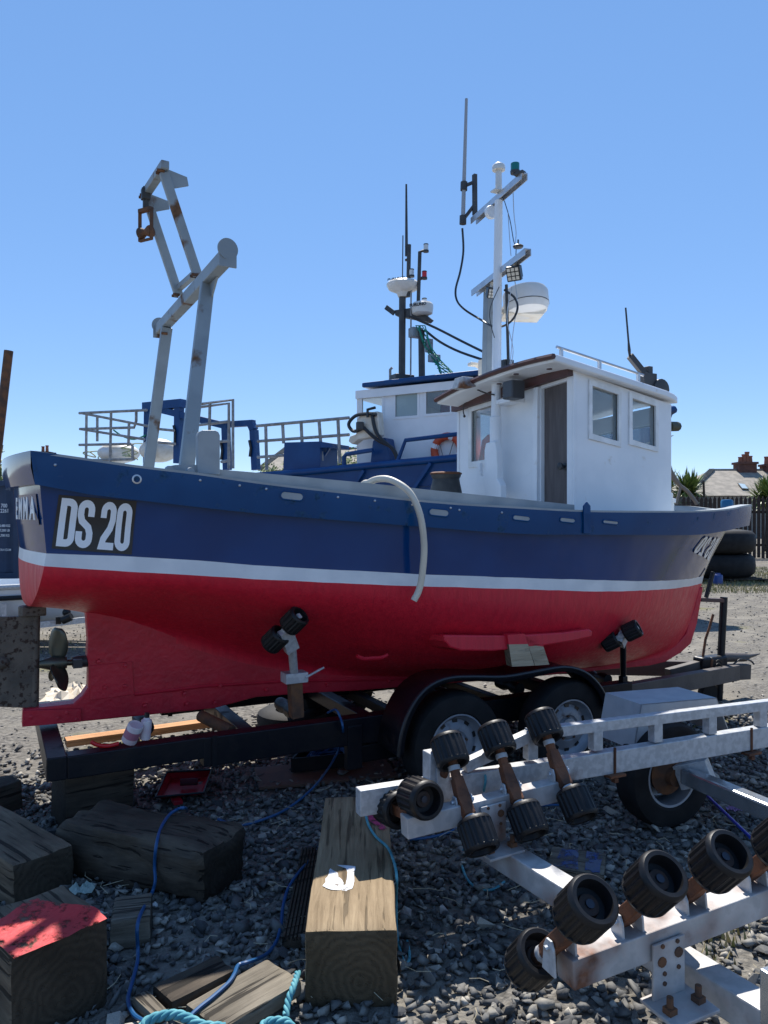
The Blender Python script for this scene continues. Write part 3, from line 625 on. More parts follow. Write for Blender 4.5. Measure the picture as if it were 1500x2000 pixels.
tr_ = MB(); tr_.tube([roofp(0, j / NV, .035) + V((-.012, 0, 0)) for j in range(NV + 1)], .02, 6); put('roof_trim', tr_, M['maroon'], roof)
for x, y in [(895, 785), (908, 780), (950, 742 + 26), (975, 749), (1008, 730), (1073, 720)]:
    b = MB(); b.lathe([(.02, 0), (.02, .006), (.0, .008)], at_z(x, y, 2.735), (0, 0, -1), 10); put('vent_plug', b, M['maroon'], roof)
# grab rail along the roof edge
gr = MB(); g0, g1 = roofp(.06, .05, .13), roofp(.70, .05, .13); gr.tube([g0, g1], .011, 8)
for u in (.09, .36, .66): q = roofp(u, .05, .05); gr.tube([q, q + V((0, 0, .08))], .015, 8)
put('grab_rail', gr, M['alu'], roof, 40)
# whip aerial and searchlight at the forward end
wa = MB(); s0 = at_pl(1263, 748, Fn + V((0, .25, 0)), V((0, 1, 0))); s1 = at_pl(1230, 695, Fn + V((0, .25, 0)), V((0, 1, 0))); s2 = at_pl(1222, 601, Fn + V((0, .25, 0)), V((0, 1, 0)))
sr = MB(); sr.box(s0, (.14, .09, .15)); sr.box(s0 + V((.02, 0, .09)), (.05, .05, .09)); sr.lathe([(.0, -.07), (.085, -.06), (.085, .06), (.0, .07)], s0 + V((.11, 0, -.05)), (0, 1, 0), 16)
put('searchlight', sr, M['mastdk'], wh, 40, bevel=.004)
ab = MB(); ab.bar(s0 + V((0, 0, .05)), s1, .035, .05); put('aerial_bracket', ab, M['mastdk'], wh)
wp = MB(); wp.tube([s1, s1 + (s2 - s1) * .12, s1 + (s2 - s1) * .3, s2], [.009, .013, .008, .007], 6); put('whip_aerial', wp, M['plblack'], wh, 40)
# things seen inside
cs = MB(); cs.box((1.95, 0, 1.75), (.40, .9, .55)); put('console', cs, M['brown'], wh, bevel=.02)
sw = MB(); sw.tube([V((1.66, .1 + .17 * math.cos(a * math.pi / 8), 1.98 + .17 * math.sin(a * math.pi / 8))) for a in range(16)], .012, 6, closed=True); sw.bar((1.66, -.07, 1.98), (1.66, .27, 1.98), .012, .02); sw.bar((1.66, .1, 1.81), (1.66, .1, 2.15), .012, .02); put('steering_wheel', sw, M['plblack'], wh)
st = MB(); st.box((1.45, -.25, 1.68), (.32, .32, .08)); st.box((1.33, -.25, 1.90), (.06, .32, .38)); put('helm_seat', st, M['band'], wh, bevel=.02)
scn = MB(); scn.box((1.9, -.28, 2.14), (.10, .26, .20)); put('plotter', scn, M['plblack'], wh, bevel=.01)
coat = MB(); coat.lathe([(.02, .32), (.07, .27), (.10, .1), (.12, -.2), (.1, -.22)], (1.30, .55, 2.1), (0, 0, 1), 10); put('hanging_oilskin', coat, M['orange'], wh, 50)
# ------------------------------------------------------------------ mast on the after side of the wheelhouse
ma = bpy.data.objects.new('mast', None); COL.objects.link(ma); ma.parent = boat; ma.matrix_parent_inverse = boat.matrix_basis.inverted()
MX = .97
mp_ = lambda px, py: at_x(px, py, MX)
m0 = mp_(968, 960); m1 = mp_(968, 815); m2 = mp_(969.5, 735); m3 = mp_(974, 392)
q = MB(); q.tube([m0, m1], .045, 14); q.tube([m1, m1 + V((0, 0, .006)), m2, m3], [.045, .036, .036, .031], 14); put('mast_pole', q, M['wwall'], ma, 40)
tb = MB(); o_ = V((-.05, 0, 0)); tb.prism([mp_(958, 975), mp_(958, 880), mp_(961, 866), mp_(978, 862), mp_(982, 880), mp_(983, 935), mp_(990, 948), mp_(990, 975)], (-.06, 0, 0)); put('mast_step', tb, M['wwall'], ma, bevel=.008)
cl = MB(); cl.bar(mp_(952, 930) + V((-.06, 0, 0)), mp_(951, 905) + V((-.06, 0, 0)), .02, .02); cl.box(mp_(951, 913) + V((-.07, 0, 0)), (.02, .03, .06)); put('cleat', cl, M['wwall'], ma)
def cbar(px0, py0, px1, py1, name):
    a, b = at_d(px0, py0, 5.60), at_d(px1, py1, 6.47); c_ = MB(); d, sd, u = frame(b - a)
    c_.bar(a + u * .022, b + u * .022, .05, .008); c_.bar(a + sd * .024, b + sd * .024, .007, .05); c_.bar(a - sd * .024, b - sd * .024, .007, .05); return put(name, c_, M['alu'], ma), a, b
cb1, ua, ub = cbar(1024, 344, 925, 432, 'cross_arm'); cb2, la, lb = cbar(1031, 492, 926, 573, 'cross_arm')
bk_ = MB(); bk_.lathe([(.05, 0), (.055, .02), (.05, .04)], mp_(962, 413), (0, 1, 0), 14); put('mast_bracket', bk_, M['wwall'], ma, 40)
gd = MB(); gp = at_d(974, 372, 5.95); gd.lathe([(.026, 0), (.024, .15), (.018, .17)], gp, Z, 12); gd.lathe([(.02, .15), (.05, .155), (.052, .175), (.046, .195), (.025, .21), (.0, .214)], gp, Z, 16); gd.box(gp + V((0, 0, -.005)), (.10, .08, .012)); put('gps_dome', gd, M['radome'], ma, 40)
gl = MB(); g_ = at_d(1006, 334, 5.65); gl.lathe([(.032, 0), (.032, .055), (.0, .056)], g_, Z, 14); put('green_lamp', gl, M['greenlens'], ma, 40)
gl = MB(); gl.lathe([(.034, -.02), (.036, 0), (.0, .001)], g_, Z, 14); gl.bar(g_ + V((.0, 0, -.03)), ua + V((0, 0, .03)), .05, .02); put('lamp_housing', gl, M['mastdk'], ma, 40)
gl = MB(); g2 = at_d(1012, 484, 5.65); gl.lathe([(.034, 0), (.04, .012), (.03, .02), (.0, .022)], g2, Z, 14); gl.tube([g2, g2 + V((0, 0, .06))], .006, 6); put('lamp_base', gl, M['mastdk'], ma, 40)
# whip aerial on stand-off
wq = MB(); a0 = at_d(904, 437, 6.5); a1 = at_d(911, 193, 6.5); wq.tube([a0, a0.lerp(a1, .32), a1], [.019, .017, .0125], 10); put('vhf_aerial', wq, mat('aerial grey', (.32, .34, .37), .5), ma, 40)
bq = MB()
for f in (.03, .30): p_ = a0.lerp(a1, f); bq.lathe([(.03, -.035), (.03, .035)], p_, a1 - a0, 10); bq.bar(p_, at_d(927, 400 if f < .1 else 355, 6.45), .02, .022)
bq.bar(at_d(927, 341, 6.45), at_d(927.5, 420, 6.45), .035, .03); put('aerial_standoff', bq, M['mastdk'], ma)
cb = MB(); cb.tube(crom([at_d(x, y, d) for x, y, d in [(903, 446, 6.5), (905, 490, 6.5), (899, 530, 6.48), (890, 565, 6.45), (893, 588, 6.4), (908, 605, 6.35), (935, 622, 6.3), (962, 637, 6.1), (985, 636, 6.0), (1003, 622, 5.9), (1011, 600, 5.9), (1004, 580, 5.95), (985, 566, 6)]], 6), .009, 6); put('aerial_cable', cb, M['plblack'], ma, 50)
for pts in ([(1002, 370), (1004, 420), (1008, 455), (1005, 484)], [(985, 392), (996, 430), (1003, 470), (1008, 488), (1004, 530)], [(975, 560), (958, 600), (958, 630), (966, 660)], [(1005, 545), (1010, 590), (1002, 650), (996, 715)], [(1000, 560), (990, 620), (1002, 680), (998, 715)], [(998, 500), (995, 460), (992, 412)]):
    cw = MB(); cw.tube(crom([at_d(x, y, 5.92) for x, y in pts], 5), .0035, 5); put('lamp_wire', cw, M['plblack'] if pts[0][0] < 990 else M['alu'], ma)
rd_ = MB(); rd_.tube([at_d(989, 556, 6.0), at_d(993, 715, 6.0)], .012, 8); put('conduit', rd_, M['mastdk'], ma, 40)
for cx, cy, d, dirv in ((1004, 534, 5.78, V((-.9, -.6, -.55))), (961, 572, 6.15, V((-.3, -1, -.6)))):
    fl = MB(); c_ = at_d(cx, cy, d); dv = dirv.normalized(); fr_ = Matrix((frame(dv)[1], frame(dv)[2], dv)).transposed(); s_ = 1 if cx > 1000 else .75
    fl.box(c_, (.11 * s_, .11 * s_, .045), fr_); fl.box(c_ - dv * .045, (.09 * s_, .09 * s_, .05), fr_); fo = put('deck_floodlight', fl, M['plblack'], ma, bevel=.006)
    gg = MB()
    for i in (-1, 0, 1):
        for j in (-1, 0, 1): gg.box(c_ + dv * .024 + fr_ @ V((i * .032 * s_, j * .032 * s_, 0)), (.024 * s_, .024 * s_, .004), fr_)
    put('lamp_cluster', gg, M['cream'], fo)
    br = MB(); br.bar(c_ - dv * .03, c_ + V((0, 0, .09)), .02, .03); br.lathe([(.03, -.02), (.03, .02)], c_ - dv * .08 + V((0, 0, -.01)), (1, 0, 0), 8); put('lamp_bracket', br, M['cream'], fo)
# radar on its own post
rp = MB(); r0_ = at_d(953, 735, 6.35); r1_ = at_d(957, 560, 6.35); rp.bar(r0_, r1_, .085, .07, V((0, 1, 0))); put('radar_post', rp, M['steel'], ma, bevel=.006)
rc = at_d(1028, 597, 6.35); rt = V((0, .16, 1)).normalized()
rr = MB(); rr.lathe([(.0, -.075), (.10, -.075), (.165, -.055), (.185, -.005), (.186, 0), (.186, .0), (.188, .10), (.172, .128), (.10, .142), (.0, .146)], rc, rt, 32); radome = put('radar_dome', rr, M['radome'], ma, 35)
rs_ = MB(); rs_.lathe([(.1885, -.003), (.1885, .003)], rc, rt, 32, cap=False); put('dome_seam', rs_, M['mastdk'], radome)
pf = MB(); pc_ = at_d(1020, 618, 6.3); pf.prism([at_d(x, y, 6.3) for x, y in [(985, 612), (1062, 614), (1067, 604), (1050, 601), (985, 592)]], FW * .28); pf.bar(at_d(957, 612, 6.36), at_d(1010, 604, 6.36), .04, .03); put('radar_bracket', pf, M['cream'], ma, bevel=.004)
# speaker, floodlights and fittings on the after side
sb_ = MB(); c_ = at_x(1003, 762, .93); sb_.box(c_, (.12, .125, .135)); sp_ = put('speaker_box', sb_, mat('speaker grey', (.05, .055, .065), .5), wh, bevel=.012)
sh_ = MB(); c2 = at_x(992, 785, 1.02); sh_.box(c2 + V((0, 0, 0)), (.14, .24, .035)); put('speaker_shelf', sh_, M['wwall'], wh, bevel=.004)
fl = MB(); c_ = at_x(906, 748, .80); fl.hexa([c_ + V((x * .05, y * (.10 if z < 0 else .06), z * .04)) for z in (-1, 1) for x, y in ((-1, -1), (1, -1), (1, 1), (-1, 1))]); fl.bar(c_, c_ + V((.08, -.12, .0)), .03, .03); put('work_light', fl, M['galv'], wh, bevel=.004)
cw = MB(); cw.tube(crom([at_x(x, y, .93) for x, y in [(920, 752), (930, 760), (950, 768), (965, 771)]], 4), .006, 6); put('light_cable', cw, M['plblack'], wh)
cw = MB(); cw.tube(crom([at_x(x, y, 1.04) for x, y in [(912, 785), (906, 790), (905, 804), (907, 812)]], 4), .005, 6); cw.ball(at_x(907, 813, 1.04), .012, 6); put('hanging_lead', cw, M['mastdk'], wh)
fl = MB(); c_ = roofp(.1, .62, .09); fl.box(at_d(990, 712, 6.05), (.09, .07, .07)); put('junction_box', fl, M['mastdk'], wh, bevel=.006)
rl = MB(); rl.box(at_d(925, 712, 6.6), (.09, .06, .03)); rl.bar(at_d(925, 712, 6.6), at_d(940, 722, 6.6), .02, .02); rl.box(at_d(948, 718, 6.5), (.09, .09, .13)); put('roof_lamp', rl, M['cream'], wh, bevel=.006)

# ------------------------------------------------------------------ deck gear
cp = MB(); c_ = at_y(871, 967, .25); c_.z = 1.40; zt_ = at_y(871, 927, .25).z; hh = zt_ - 1.40
cp.lathe([(.14, 0), (.14, hh * .55), (.125, hh * .8), (.105, hh - .035), (.118, hh - .012), (.118, hh)], c_, Z, 24); cap_ = put('capstan_drum', cp, mat('drum dark', (.055, .055, .05), .6, base2=(.03, .03, .03), scale=9, bump=.3), boat, 40)
cp = MB(); cp.lathe([(.0, hh + .001), (.125, hh + .001), (.127, hh + .012), (.11, hh + .02), (.0, hh + .02)], c_, Z, 24); put('drum_lip', cp, M['rustor'], cap_, 40)
# stem head ring
e = MB(); e.tube([V((3.56, .0, 1.70)) + V((.03 * math.cos(a), 0, .035 * math.sin(a))) for a in [i * math.pi / 6 for i in range(12)]], .012, 6, closed=True); put('stem_eye', e, M['shipblue'], boat, 40)
bl = MB(); bl.lathe([(.03, 0), (.03, .08), (.045, .085), (.045, .12), (.0, .125)], at_d(1310, 1000, 6.9), Z, 12); put('bollard', bl, M['wtrim'], boat, 40)
sb2 = MB(); sb2.box(at_d(1306, 985, 6.7), (.05, .05, .2)); put('rail_stanchion', sb2, M['wtrim'], boat)

# ------------------------------------------------------------------ stern gear
ru = MB(); pr_ = [(74, 1384), (4, 1381), (-70, 1378), (-95, 1350), (-95, 1235), (-75, 1206), (75, 1204)]
ru.prism([at_y(x, y, -.014) for x, y in pr_], (0, .028, 0)); rudder = put('rudder', ru, M['rudder'], boat, bevel=.004)
rs_ = MB(); rs_.tube([at_y(68, 1388, 0), at_y(71, 1185, 0)], .022, 12); put('rudder_stock', rs_, M['rudder'], rudder, 40)
an = MB(); an.ball(at_y(2, 1295, -.02), .045, 8, (1, .4, .8)); put('anode', an, M['rudder'], rudder, 40)
gd_ = MB(); gd_.box(at_y(66, 1193, 0), (.13, .10, .055)); gd_.lathe([(.045, -.03), (.045, .03)], at_y(52, 1193, 0), Z, 12); put('gudgeon', gd_, M['rudder'], boat, bevel=.006)
sh = MB(); sh.tube([at_y(90, 1296, 0), at_y(172, 1292, 0)], .019, 12); put('propeller_shaft', sh, M['bronze'], boat, 40)
stt = MB(); stt.lathe([(.03, 0), (.036, .03), (.036, .10)], at_y(141, 1293, 0), (1, 0, 0), 14); stt.box(at_y(150, 1293, 0), (.05, .14, .05)); put('stern_gland', stt, M['mastdk'], boat, 40)
pr = MB(); hc = at_y(109, 1295, 0); pr.lathe([(.0, -.10), (.022, -.09), (.04, -.03), (.042, .04), (.036, .06)], hc, (1, 0, 0), 16); prop = put('propeller', pr, M['bronze'], boat, 40)
for ang in (92, 212, 332):
    bl = MB(); ra_ = RAD(ang); er = V((0, math.cos(ra_), math.sin(ra_))); et = V((0, -math.sin(ra_), math.cos(ra_))); rows = []
    for i in range(11):
        f = i / 10; r = .03 + .18 * f; wd = .060 * math.sqrt(max(0, 1 - ((f - .55) / .62) ** 2)) * (1 if f < .98 else .6) + .008; pit = RAD(62 - 34 * f)
        cdv = et * math.cos(pit) + V((1, 0, 0)) * math.sin(pit); rows.append([hc + er * r + cdv * (wd * s_) + V((.012 * s_ * s_, 0, 0)) for s_ in (-1, -.5, 0, .5, 1)])
    bl.grid(rows); bo = put('blade', bl, M['bronze'], prop, 60); sd_ = bo.modifiers.new('thick', 'SOLIDIFY'); sd_.thickness = .007
# ------------------------------------------------------------------ hose over the rail
hs = MB(); pts = [V((-.60, -.80, 1.45)), at_y(705, 962, -.84), at_y(722, 942, -.90), at_y(745, 935, -.96), at_y(770, 940, -1.04), at_y(800, 962, -1.13), at_y(820, 1005, -1.17), at_y(828, 1060, -1.16), at_y(826, 1110, -1.14), at_y(819, 1150, -1.12), at_y(808, 1173, -1.11)]
hs.tube(crom(pts, 8), .0195, 12); ho = put('water_hose', hs, M['hose'], None, 50); tag(ho, 'cream hose draped over the boat rail and hanging down its side', 'hose')
# ================================================================== shared wheel, roller and timber builders
def ribbed(prof, n, ribs, depth, lo_h, hi_h):
    m = MB(); N = len(prof)
    for r, h in prof:
        for k in range(n):
            a = 2 * math.pi * k / n; rr = r - (depth if ((k * ribs * 2 // n) % 2 and r > prof_max(prof) - .004 and lo_h < h < hi_h) else 0)
            m.v.append((max(rr, 1e-4) * math.cos(a), max(rr, 1e-4) * math.sin(a), h))
    for i in range(N - 1):
        for k in range(n): m.face((i * n + k, i * n + (k + 1) % n, (i + 1) * n + (k + 1) % n, (i + 1) * n + k))
    return m
def prof_max(p): return max(a for a, _ in p)
ROLL_ME = ribbed([(.020, -.040), (.052, -.045), (.056, -.064), (.066, -.067), (.072, -.061), (.075, -.050), (.075, -.049), (.075, .049), (.075, .050), (.072, .061), (.066, .067), (.054, .066), (.050, .02), (.018, .015)], 72, 18, .005, -.0495, .0495).mesh('roller', M['roller'], 30)
hm = MB(); hm.lathe([(.0, -.042), (.030, -.041), (.030, -.030), (.030, .014), (.034, .016), (.030, .028), (.012, .03), (.0, .03)], (0, 0, 0), Z, 16); HUB_ME = hm.mesh('hub', mat('hub dark rust', (.045, .022, .014), .7, base2=(.02, .014, .012), scale=20), 40)
hm = MB(); hm.lathe([(.0, .0305), (.013, .0305), (.013, .036), (.0, .037)], (0, 0, 0), Z, 12); HUBB = hm.mesh('hub_cap', mat('hub cap blue', (.014, .02, .035), .4), 40)
def orient(c, axis):
    d, s, u = frame(axis); return Matrix(((s.x, u.x, d.x, c[0]), (s.y, u.y, d.y, c[1]), (s.z, u.z, d.z, c[2]), (0, 0, 0, 1)))
def roller(parent, c, axis, sc=1., spin=0.):
    o = link('roller', ROLL_ME, parent); o.matrix_basis = orient(c, axis) @ Matrix.Rotation(spin, 4, 'Z') @ Matrix.Scale(sc, 4)
    h = link('hub', HUB_ME, o); h2 = link('hub_cap', HUBB, o); return o
def wheel_mesh(R, rw, rr):
    t = MB(); h = rw / 2
    t.lathe([(rr, -h * .8), (rr + .015, -h * .95), (R - .05, -h), (R - .018, -h * .92), (R - .004, -h * .72), (R, -h * .35), (R, h * .35), (R - .004, h * .72), (R - .018, h * .92), (R - .05, h), (rr + .015, h * .95), (rr, h * .8)], (0, 0, 0), Z, 56, cap=False)
    tm = t.mesh('tyre', M['rubber'], 35)
    g = MB()
    for zz in (-.05, -.017, .017, .05): g.lathe([(R + .0005, zz * rw / .18 - .004), (R + .0005, zz * rw / .18 + .004)], (0, 0, 0), Z, 56, cap=False)
    r = MB(); r.lathe([(rr + .002, -h * .82), (rr - .012, -h * .8), (rr - .014, h * .55), (rr + .004, h * .84), (rr + .006, h * .92), (rr - .004, h * .93), (rr - .012, h * .72), (rr - .022, h * .55), (rr * .80, h * .38), (rr * .74, h * .42), (rr * .62, h * .56), (rr * .46, h * .60), (rr * .40, h * .5), (rr * .36, h * .5), (rr * .34, h * .72), (rr * .2, h * .78), (.0, h * .8)], (0, 0, 0), Z, 40, cap=False)
    return tm, r.mesh('rim', M['rim'], 35)
def slot_mesh(rr, h):
    s = MB(); s.hexa([V((x * .016, y * .010, z * .003)) for z in (-1, 1) for x, y in ((-1, -1), (1, -1), (1.1, 1), (-1.1, 1))]); return s.mesh('rim_slot', M['black'])
TY1, RI1 = wheel_mesh(.325, .185, .190); SL1 = slot_mesh(.19, .09); nb = MB(); nb.lathe([(.0, .012), (.008, .012), (.009, 0), (.009, -.004)], (0, 0, 0), Z, 6); NUT = nb.mesh('wheel_nut', M['rusty'])
def wheel(parent, c, axis, R=1.):
    wz = bpy.data.objects.new('wheel', None); COL.objects.link(wz); wz.parent = parent; wz.matrix_parent_inverse = parent.matrix_basis.inverted(); wz.matrix_basis = orient(c, axis) @ Matrix.Scale(R, 4)
    link('tyre', TY1, wz); link('rim', RI1, wz)
    for k in range(10):
        a = 2 * math.pi * k / 10; o = link('rim_slot', SL1, wz); o.matrix_basis = Matrix.Rotation(a, 4, 'Z') @ Matrix.Translation((0, .146, .0405)) @ Matrix.Rotation(RAD(-8), 4, 'X')
    for k in range(5):
        a = 2 * math.pi * k / 5 + .3; o = link('wheel_nut', NUT, wz); o.matrix_basis = Matrix.Translation((.078 * math.cos(a), .078 * math.sin(a), .0535))
    return wz

# ================================================================== BLACK BOAT TRAILER
tr = thing('boat_trailer', (0, 0, 0), 'black twin-axle trailer with rusty posts carrying the fishing boat', 'trailer')
def tb(name, a, b, w_, h__, m='chassis', up=Z, bev=.006): q = MB(); q.bar(a, b, w_, h__, up); return put(name, q, M[m], tr, bevel=bev)
for s in (-1, 1):
    tb('chassis_beam', (-2.19, .61 * s, .42), (-1.47, .61 * s, .425), .10, .12)
    tb('chassis_beam', (-1.48, .61 * s, .40), (1.75, .61 * s, .39), .104, .165)
    tb('drawbar_beam', (1.70, .61 * s, .38), (3.62, .08 * s, .26), .08, .14, 'chgrey')
    jp = MB(); jp.box((-1.42, .61 * s - .055 * 1, .40), (.03, .012, .18)); put('joint_plate', jp, M['chassis'], tr)
tb('cross_beam', (-2.24, -.66, .422), (-2.24, .66, .422), .10, .122)
for x in (-1.15, -.35, .45, 1.3): tb('cross_beam', (x, -.56, .38), (x, .56, .38), .09, .09)
tb('drawbar_end', (3.30, 0, .27), (3.86, 0, .235), .12, .14, 'chgrey')
for x in (0, .88): tb('axle', (x, -.8, .32), (x, .8, .31), .07, .07)
for x in (-1.7, -.75, .2, 1.1, 2.0):
    k = MB(); k.lathe([(.045, -.14), (.05, -.06), (.03, 0), (.05, .06), (.045, .14)], (x, 0, .435 - .02 * (x + 1.7)), (0, 1, 0), 14); put('keel_roller', k, M['roller'], tr, 40)
k = MB(); k.tube([at_y(392, 1398, -.25), at_y(452, 1428, -.5)], .035, 12); put('diagonal_pipe', k, M['rusty'], tr, 40)
for c in ((0, .32), (.88, .312)):
    wheel(tr, (c[0], -.90, c[1]), (0, -1, 0)); wheel(tr, (c[0], .90, c[1]), (0, 1, 0))
# tandem mudguard
fp = [at_y(x, y, -1.03) for x, y in [(778, 1478), (783, 1440), (795, 1400), (815, 1364), (842, 1338), (880, 1324), (930, 1322), (985, 1322), (1040, 1313), (1100, 1303), (1140, 1312), (1168, 1336), (1184, 1365), (1189, 1385)]]
fp = crom(fp, 3)
for s in (1, -1):
    mg = MB(); a = [V((p.x, p.y * s, p.z)) for p in fp]; b = [V((p.x, -.76 * s, p.z)) for p in fp]; lip = [V((p.x, (p.y + .002) * s, p.z)) + (V((.44, -.93 * s, .26)) - V((p.x, p.y * s, p.z))) * V((1, 0, 1)).length * .0 for p in fp]
    cen = V((.44, 0, .25)); lp = []
    for p in a: d = V((cen.x - p.x, 0, cen.z - p.z)); d.normalize(); lp.append(p + d * .035)
    mg.grid([lp, a, b]); o = put('mudguard', mg, M['chassis'], tr, 30); sm_ = o.modifiers.new('thick', 'SOLIDIFY'); sm_.thickness = .006
    g2 = MB(); g2.tube(a, .012, 8); put('mudguard_bead', g2, M['plblack'], o, 40)
# side posts with paired rollers
def post(base, mid, top, c, ax, sep, m1='rusty', m2='galv', w1=.075, w2=.05):
    tb('post', base, mid, w1, w1, m1, V((0, 1, 0))); q = MB(); q.tube([mid, top], w2 / 2, 12); put('post_tube', q, M[m2], tr, 40)
    if m2 == 'chassis': pass
    cl_ = MB(); cl_.box(mid, (.14, .10, .06)); cl_.tube([mid + V((.05, -.05, 0)), mid + V((.17, -.05, .05))], .008, 6); put('post_clamp', cl_, M['galv'], tr, bevel=.004) if m2 != 'chassis' else None
    yk = MB(); yk.bar(c - ax * (sep + .05), c + ax * (sep + .05), .03, .03); yk.bar(top - V((0, 0, .02)), c, .08, .05, V((0, 1, 0))); put('roller_yoke', yk, M['galv'], tr, bevel=.003)
    for s in (-1, 1): roller(tr, c + ax * (sep * s), ax, .86)
ax1 = V((.42, -.55, .62)).normalized()
post(at_y(579, 1400, -.62), at_y(575, 1322, -.64), at_y(570, 1262, -.78), at_y(556, 1231, -.84), ax1, .085)
ax2 = V((.50, -.62, .45)).normalized()
q = at_y(1217, 1340, -.62); post(q, at_y(1217, 1320, -.62), at_y(1217, 1250, -.74), at_y(1213, 1242, -.84), ax2, .085, 'chassis', 'chassis', .05, .045)
for s in (1,):
    q = MB(); q.tube([V((-.95, .62, .48)), V((-.95, .66, .80))], .03, 10); put('post_tube', q, M['rusty'], tr, 40); roller(tr, V((-.95, .68, .84)), V((.3, .7, .6)), .8); q = MB(); q.tube([V((1.75, .62, .44)), V((1.75, .66, .82))], .03, 10); put('post_tube', q, M['chassis'], tr, 40); roller(tr, V((1.75, .66, .86)), V((.3, .7, .5)), .8)
# winch post and bow stop
wp0 = at_y(1404, 1376, 0); wp1 = at_y(1414, 1166, 0)
q = MB(); q.tube([V((wp0.x, 0, .0)), V((wp1.x, 0, wp1.z))], .034, 14); put('winch_post', q, M['chassis'], tr, 40)
q = MB(); q.bar(at_y(1366, 1171, 0), at_y(1412, 1173, 0), .05, .035); put('bow_stop_arm', q, M['maroon'], tr, bevel=.004)
q = MB(); q.bar(at_y(1379, 1167, 0), at_y(1393, 1117, 0), .03, .03, V((1, 0, 0))); put('bow_stop_bar', q, M['chassis'], tr, bevel=.004)
q = MB(); q.tube([at_y(1371, 1295, 0), at_y(1378, 1248, 0), at_y(1385, 1228, 0), at_y(1393, 1200, 0)], .012, 8); put('brake_lever', q, M['rusty'], tr, 40)
q = MB(); q.bar(at_y(1304, 1314, 0), at_y(1362, 1298, 0), .07, .07); put('coupling_tube', q, M['chgrey'], tr, bevel=.006)
q = MB(); q.box(at_y(1372, 1298, 0), (.13, .12, .15)); q.box(at_y(1395, 1292, 0), (.22, .13, .11)); put('winch', q, M['chassis'], tr, bevel=.02)
q = MB(); q.tube([at_y(1410, 1284, 0), at_y(1455, 1284, 0), at_y(1462, 1282, 0), at_y(1484, 1277, 0)], [.045, .04, .022, .005], 12); put('coupling_head', q, M['chgrey'], tr, 40)
q = MB(); q.tube(crom([at_y(1425, 1305, -.05), at_y(1445, 1288, -.06), at_y(1465, 1290, -.06), at_y(1473, 1298, -.08)], 4), .008, 6); put('brake_cable', q, M['plblack'], tr, 40)
q = MB(); q.tube(crom([at_y(1400, 1305, -.1) + V((.04 * math.cos(a * .8), -.02, .04 * math.sin(a * .8) + a * .004)) for a in range(14)], 2), .005, 5); put('winch_wire', q, M['plblack'], tr)
q = MB(); jw = V((3.28, -.05, .10)); q.lathe([(.02, -.03), (.095, -.03), (.10, 0), (.095, .03), (.02, .03)], jw, (0, 1, 0), 20); put('jockey_wheel', q, M['rubber'], tr, 40)
q = MB(); q.tube([jw, jw + V((.05, 0, .30))], .02, 8); put('jockey_stem', q, M['rusty'], tr, 40)
# dark gear boxes under the chassis
q = MB(); q.bar(at_y(690, 1415, -.64), at_y(690, 1500, -.64), .10, .06, V((0, 1, 0))); put('stand_leg', q, M['chassis'], tr, bevel=.005)
q = MB(); q.box((-.05, -.60, .24), (.95, .06, .11)); put('suspension_box', q, M['chassis'], tr, bevel=.01)

# ================================================================== GALVANISED TRAILER
GA = RAD(23); GT = RT * math.cos(GA) + FW * math.sin(GA); GN = -RT * math.sin(GA) + FW * math.cos(GA)     # along it, and away from us
gp0 = at_d(1289, 1450, 3.95); base0 = V((gp0.x, gp0.y, 0)) - GN * .8
gt = thing('roller_trailer', base0, 'galvanised trailer with rows of black ribbed rollers on rusty arms', 'trailer')
R_ = lambda x, y, off=0.: at_pl(x, y, gp0 + GN * off, GN)
def gb(name, a, b, w_, h__, m='galv', up=Z, bev=.004, par=gt): q = MB(); q.bar(a, b, w_, h__, up); return put(name, q, M[m], par, bevel=bev)
lowa, lowb = R_(699, 1566), R_(1289, 1470); lowe = lowa + (lowb - lowa) * 2.6
gb('side_rail', lowa, lowe, .06, .112)
ut = R_(1289, 1402); u0_ = R_(1030, 1434); gb('upper_rail', u0_, u0_ + (ut - u0_) * 3.2, .05, .052)
gb('rail_brace', R_(905, 1497), R_(1034, 1436), .05, .052)
for x, yt, yb in ((1036, 1442, 1482), (1163, 1426, 1464), (1280, 1410, 1448), (1386, 1396, 1432), (1485, 1384, 1418)):
    gb('rail_upright', R_(x, yt), R_(x, yb), .05, .055, up=GT)
for x, y in ((1201, 1488), (1468, 1447)):
    c = R_(x, y, -.033); q = MB(); q.tube([c + V((0, 0, .07)), c - V((0, 0, .10))], .007, 8); q.box(c - V((0, 0, .065)), (.10, .05, .012)); q.box(c - V((0, 0, .09)), (.024, .024, .02)); put('u_bolt', q, M['rustor'], gt)
q = MB(); q.box(R_(842, 1515, .0), (.05, .07, .22)); q.box(R_(864, 1530, -.03), (.07, .02, .15)); put('rail_bracket', q, M['galv'], gt, bevel=.004)
q = MB(); q.tube([R_(858, 1507, -.02), R_(872, 1512, -.05)], .02, 10); put('bracket_pin', q, M['rustor'], gt, 40)
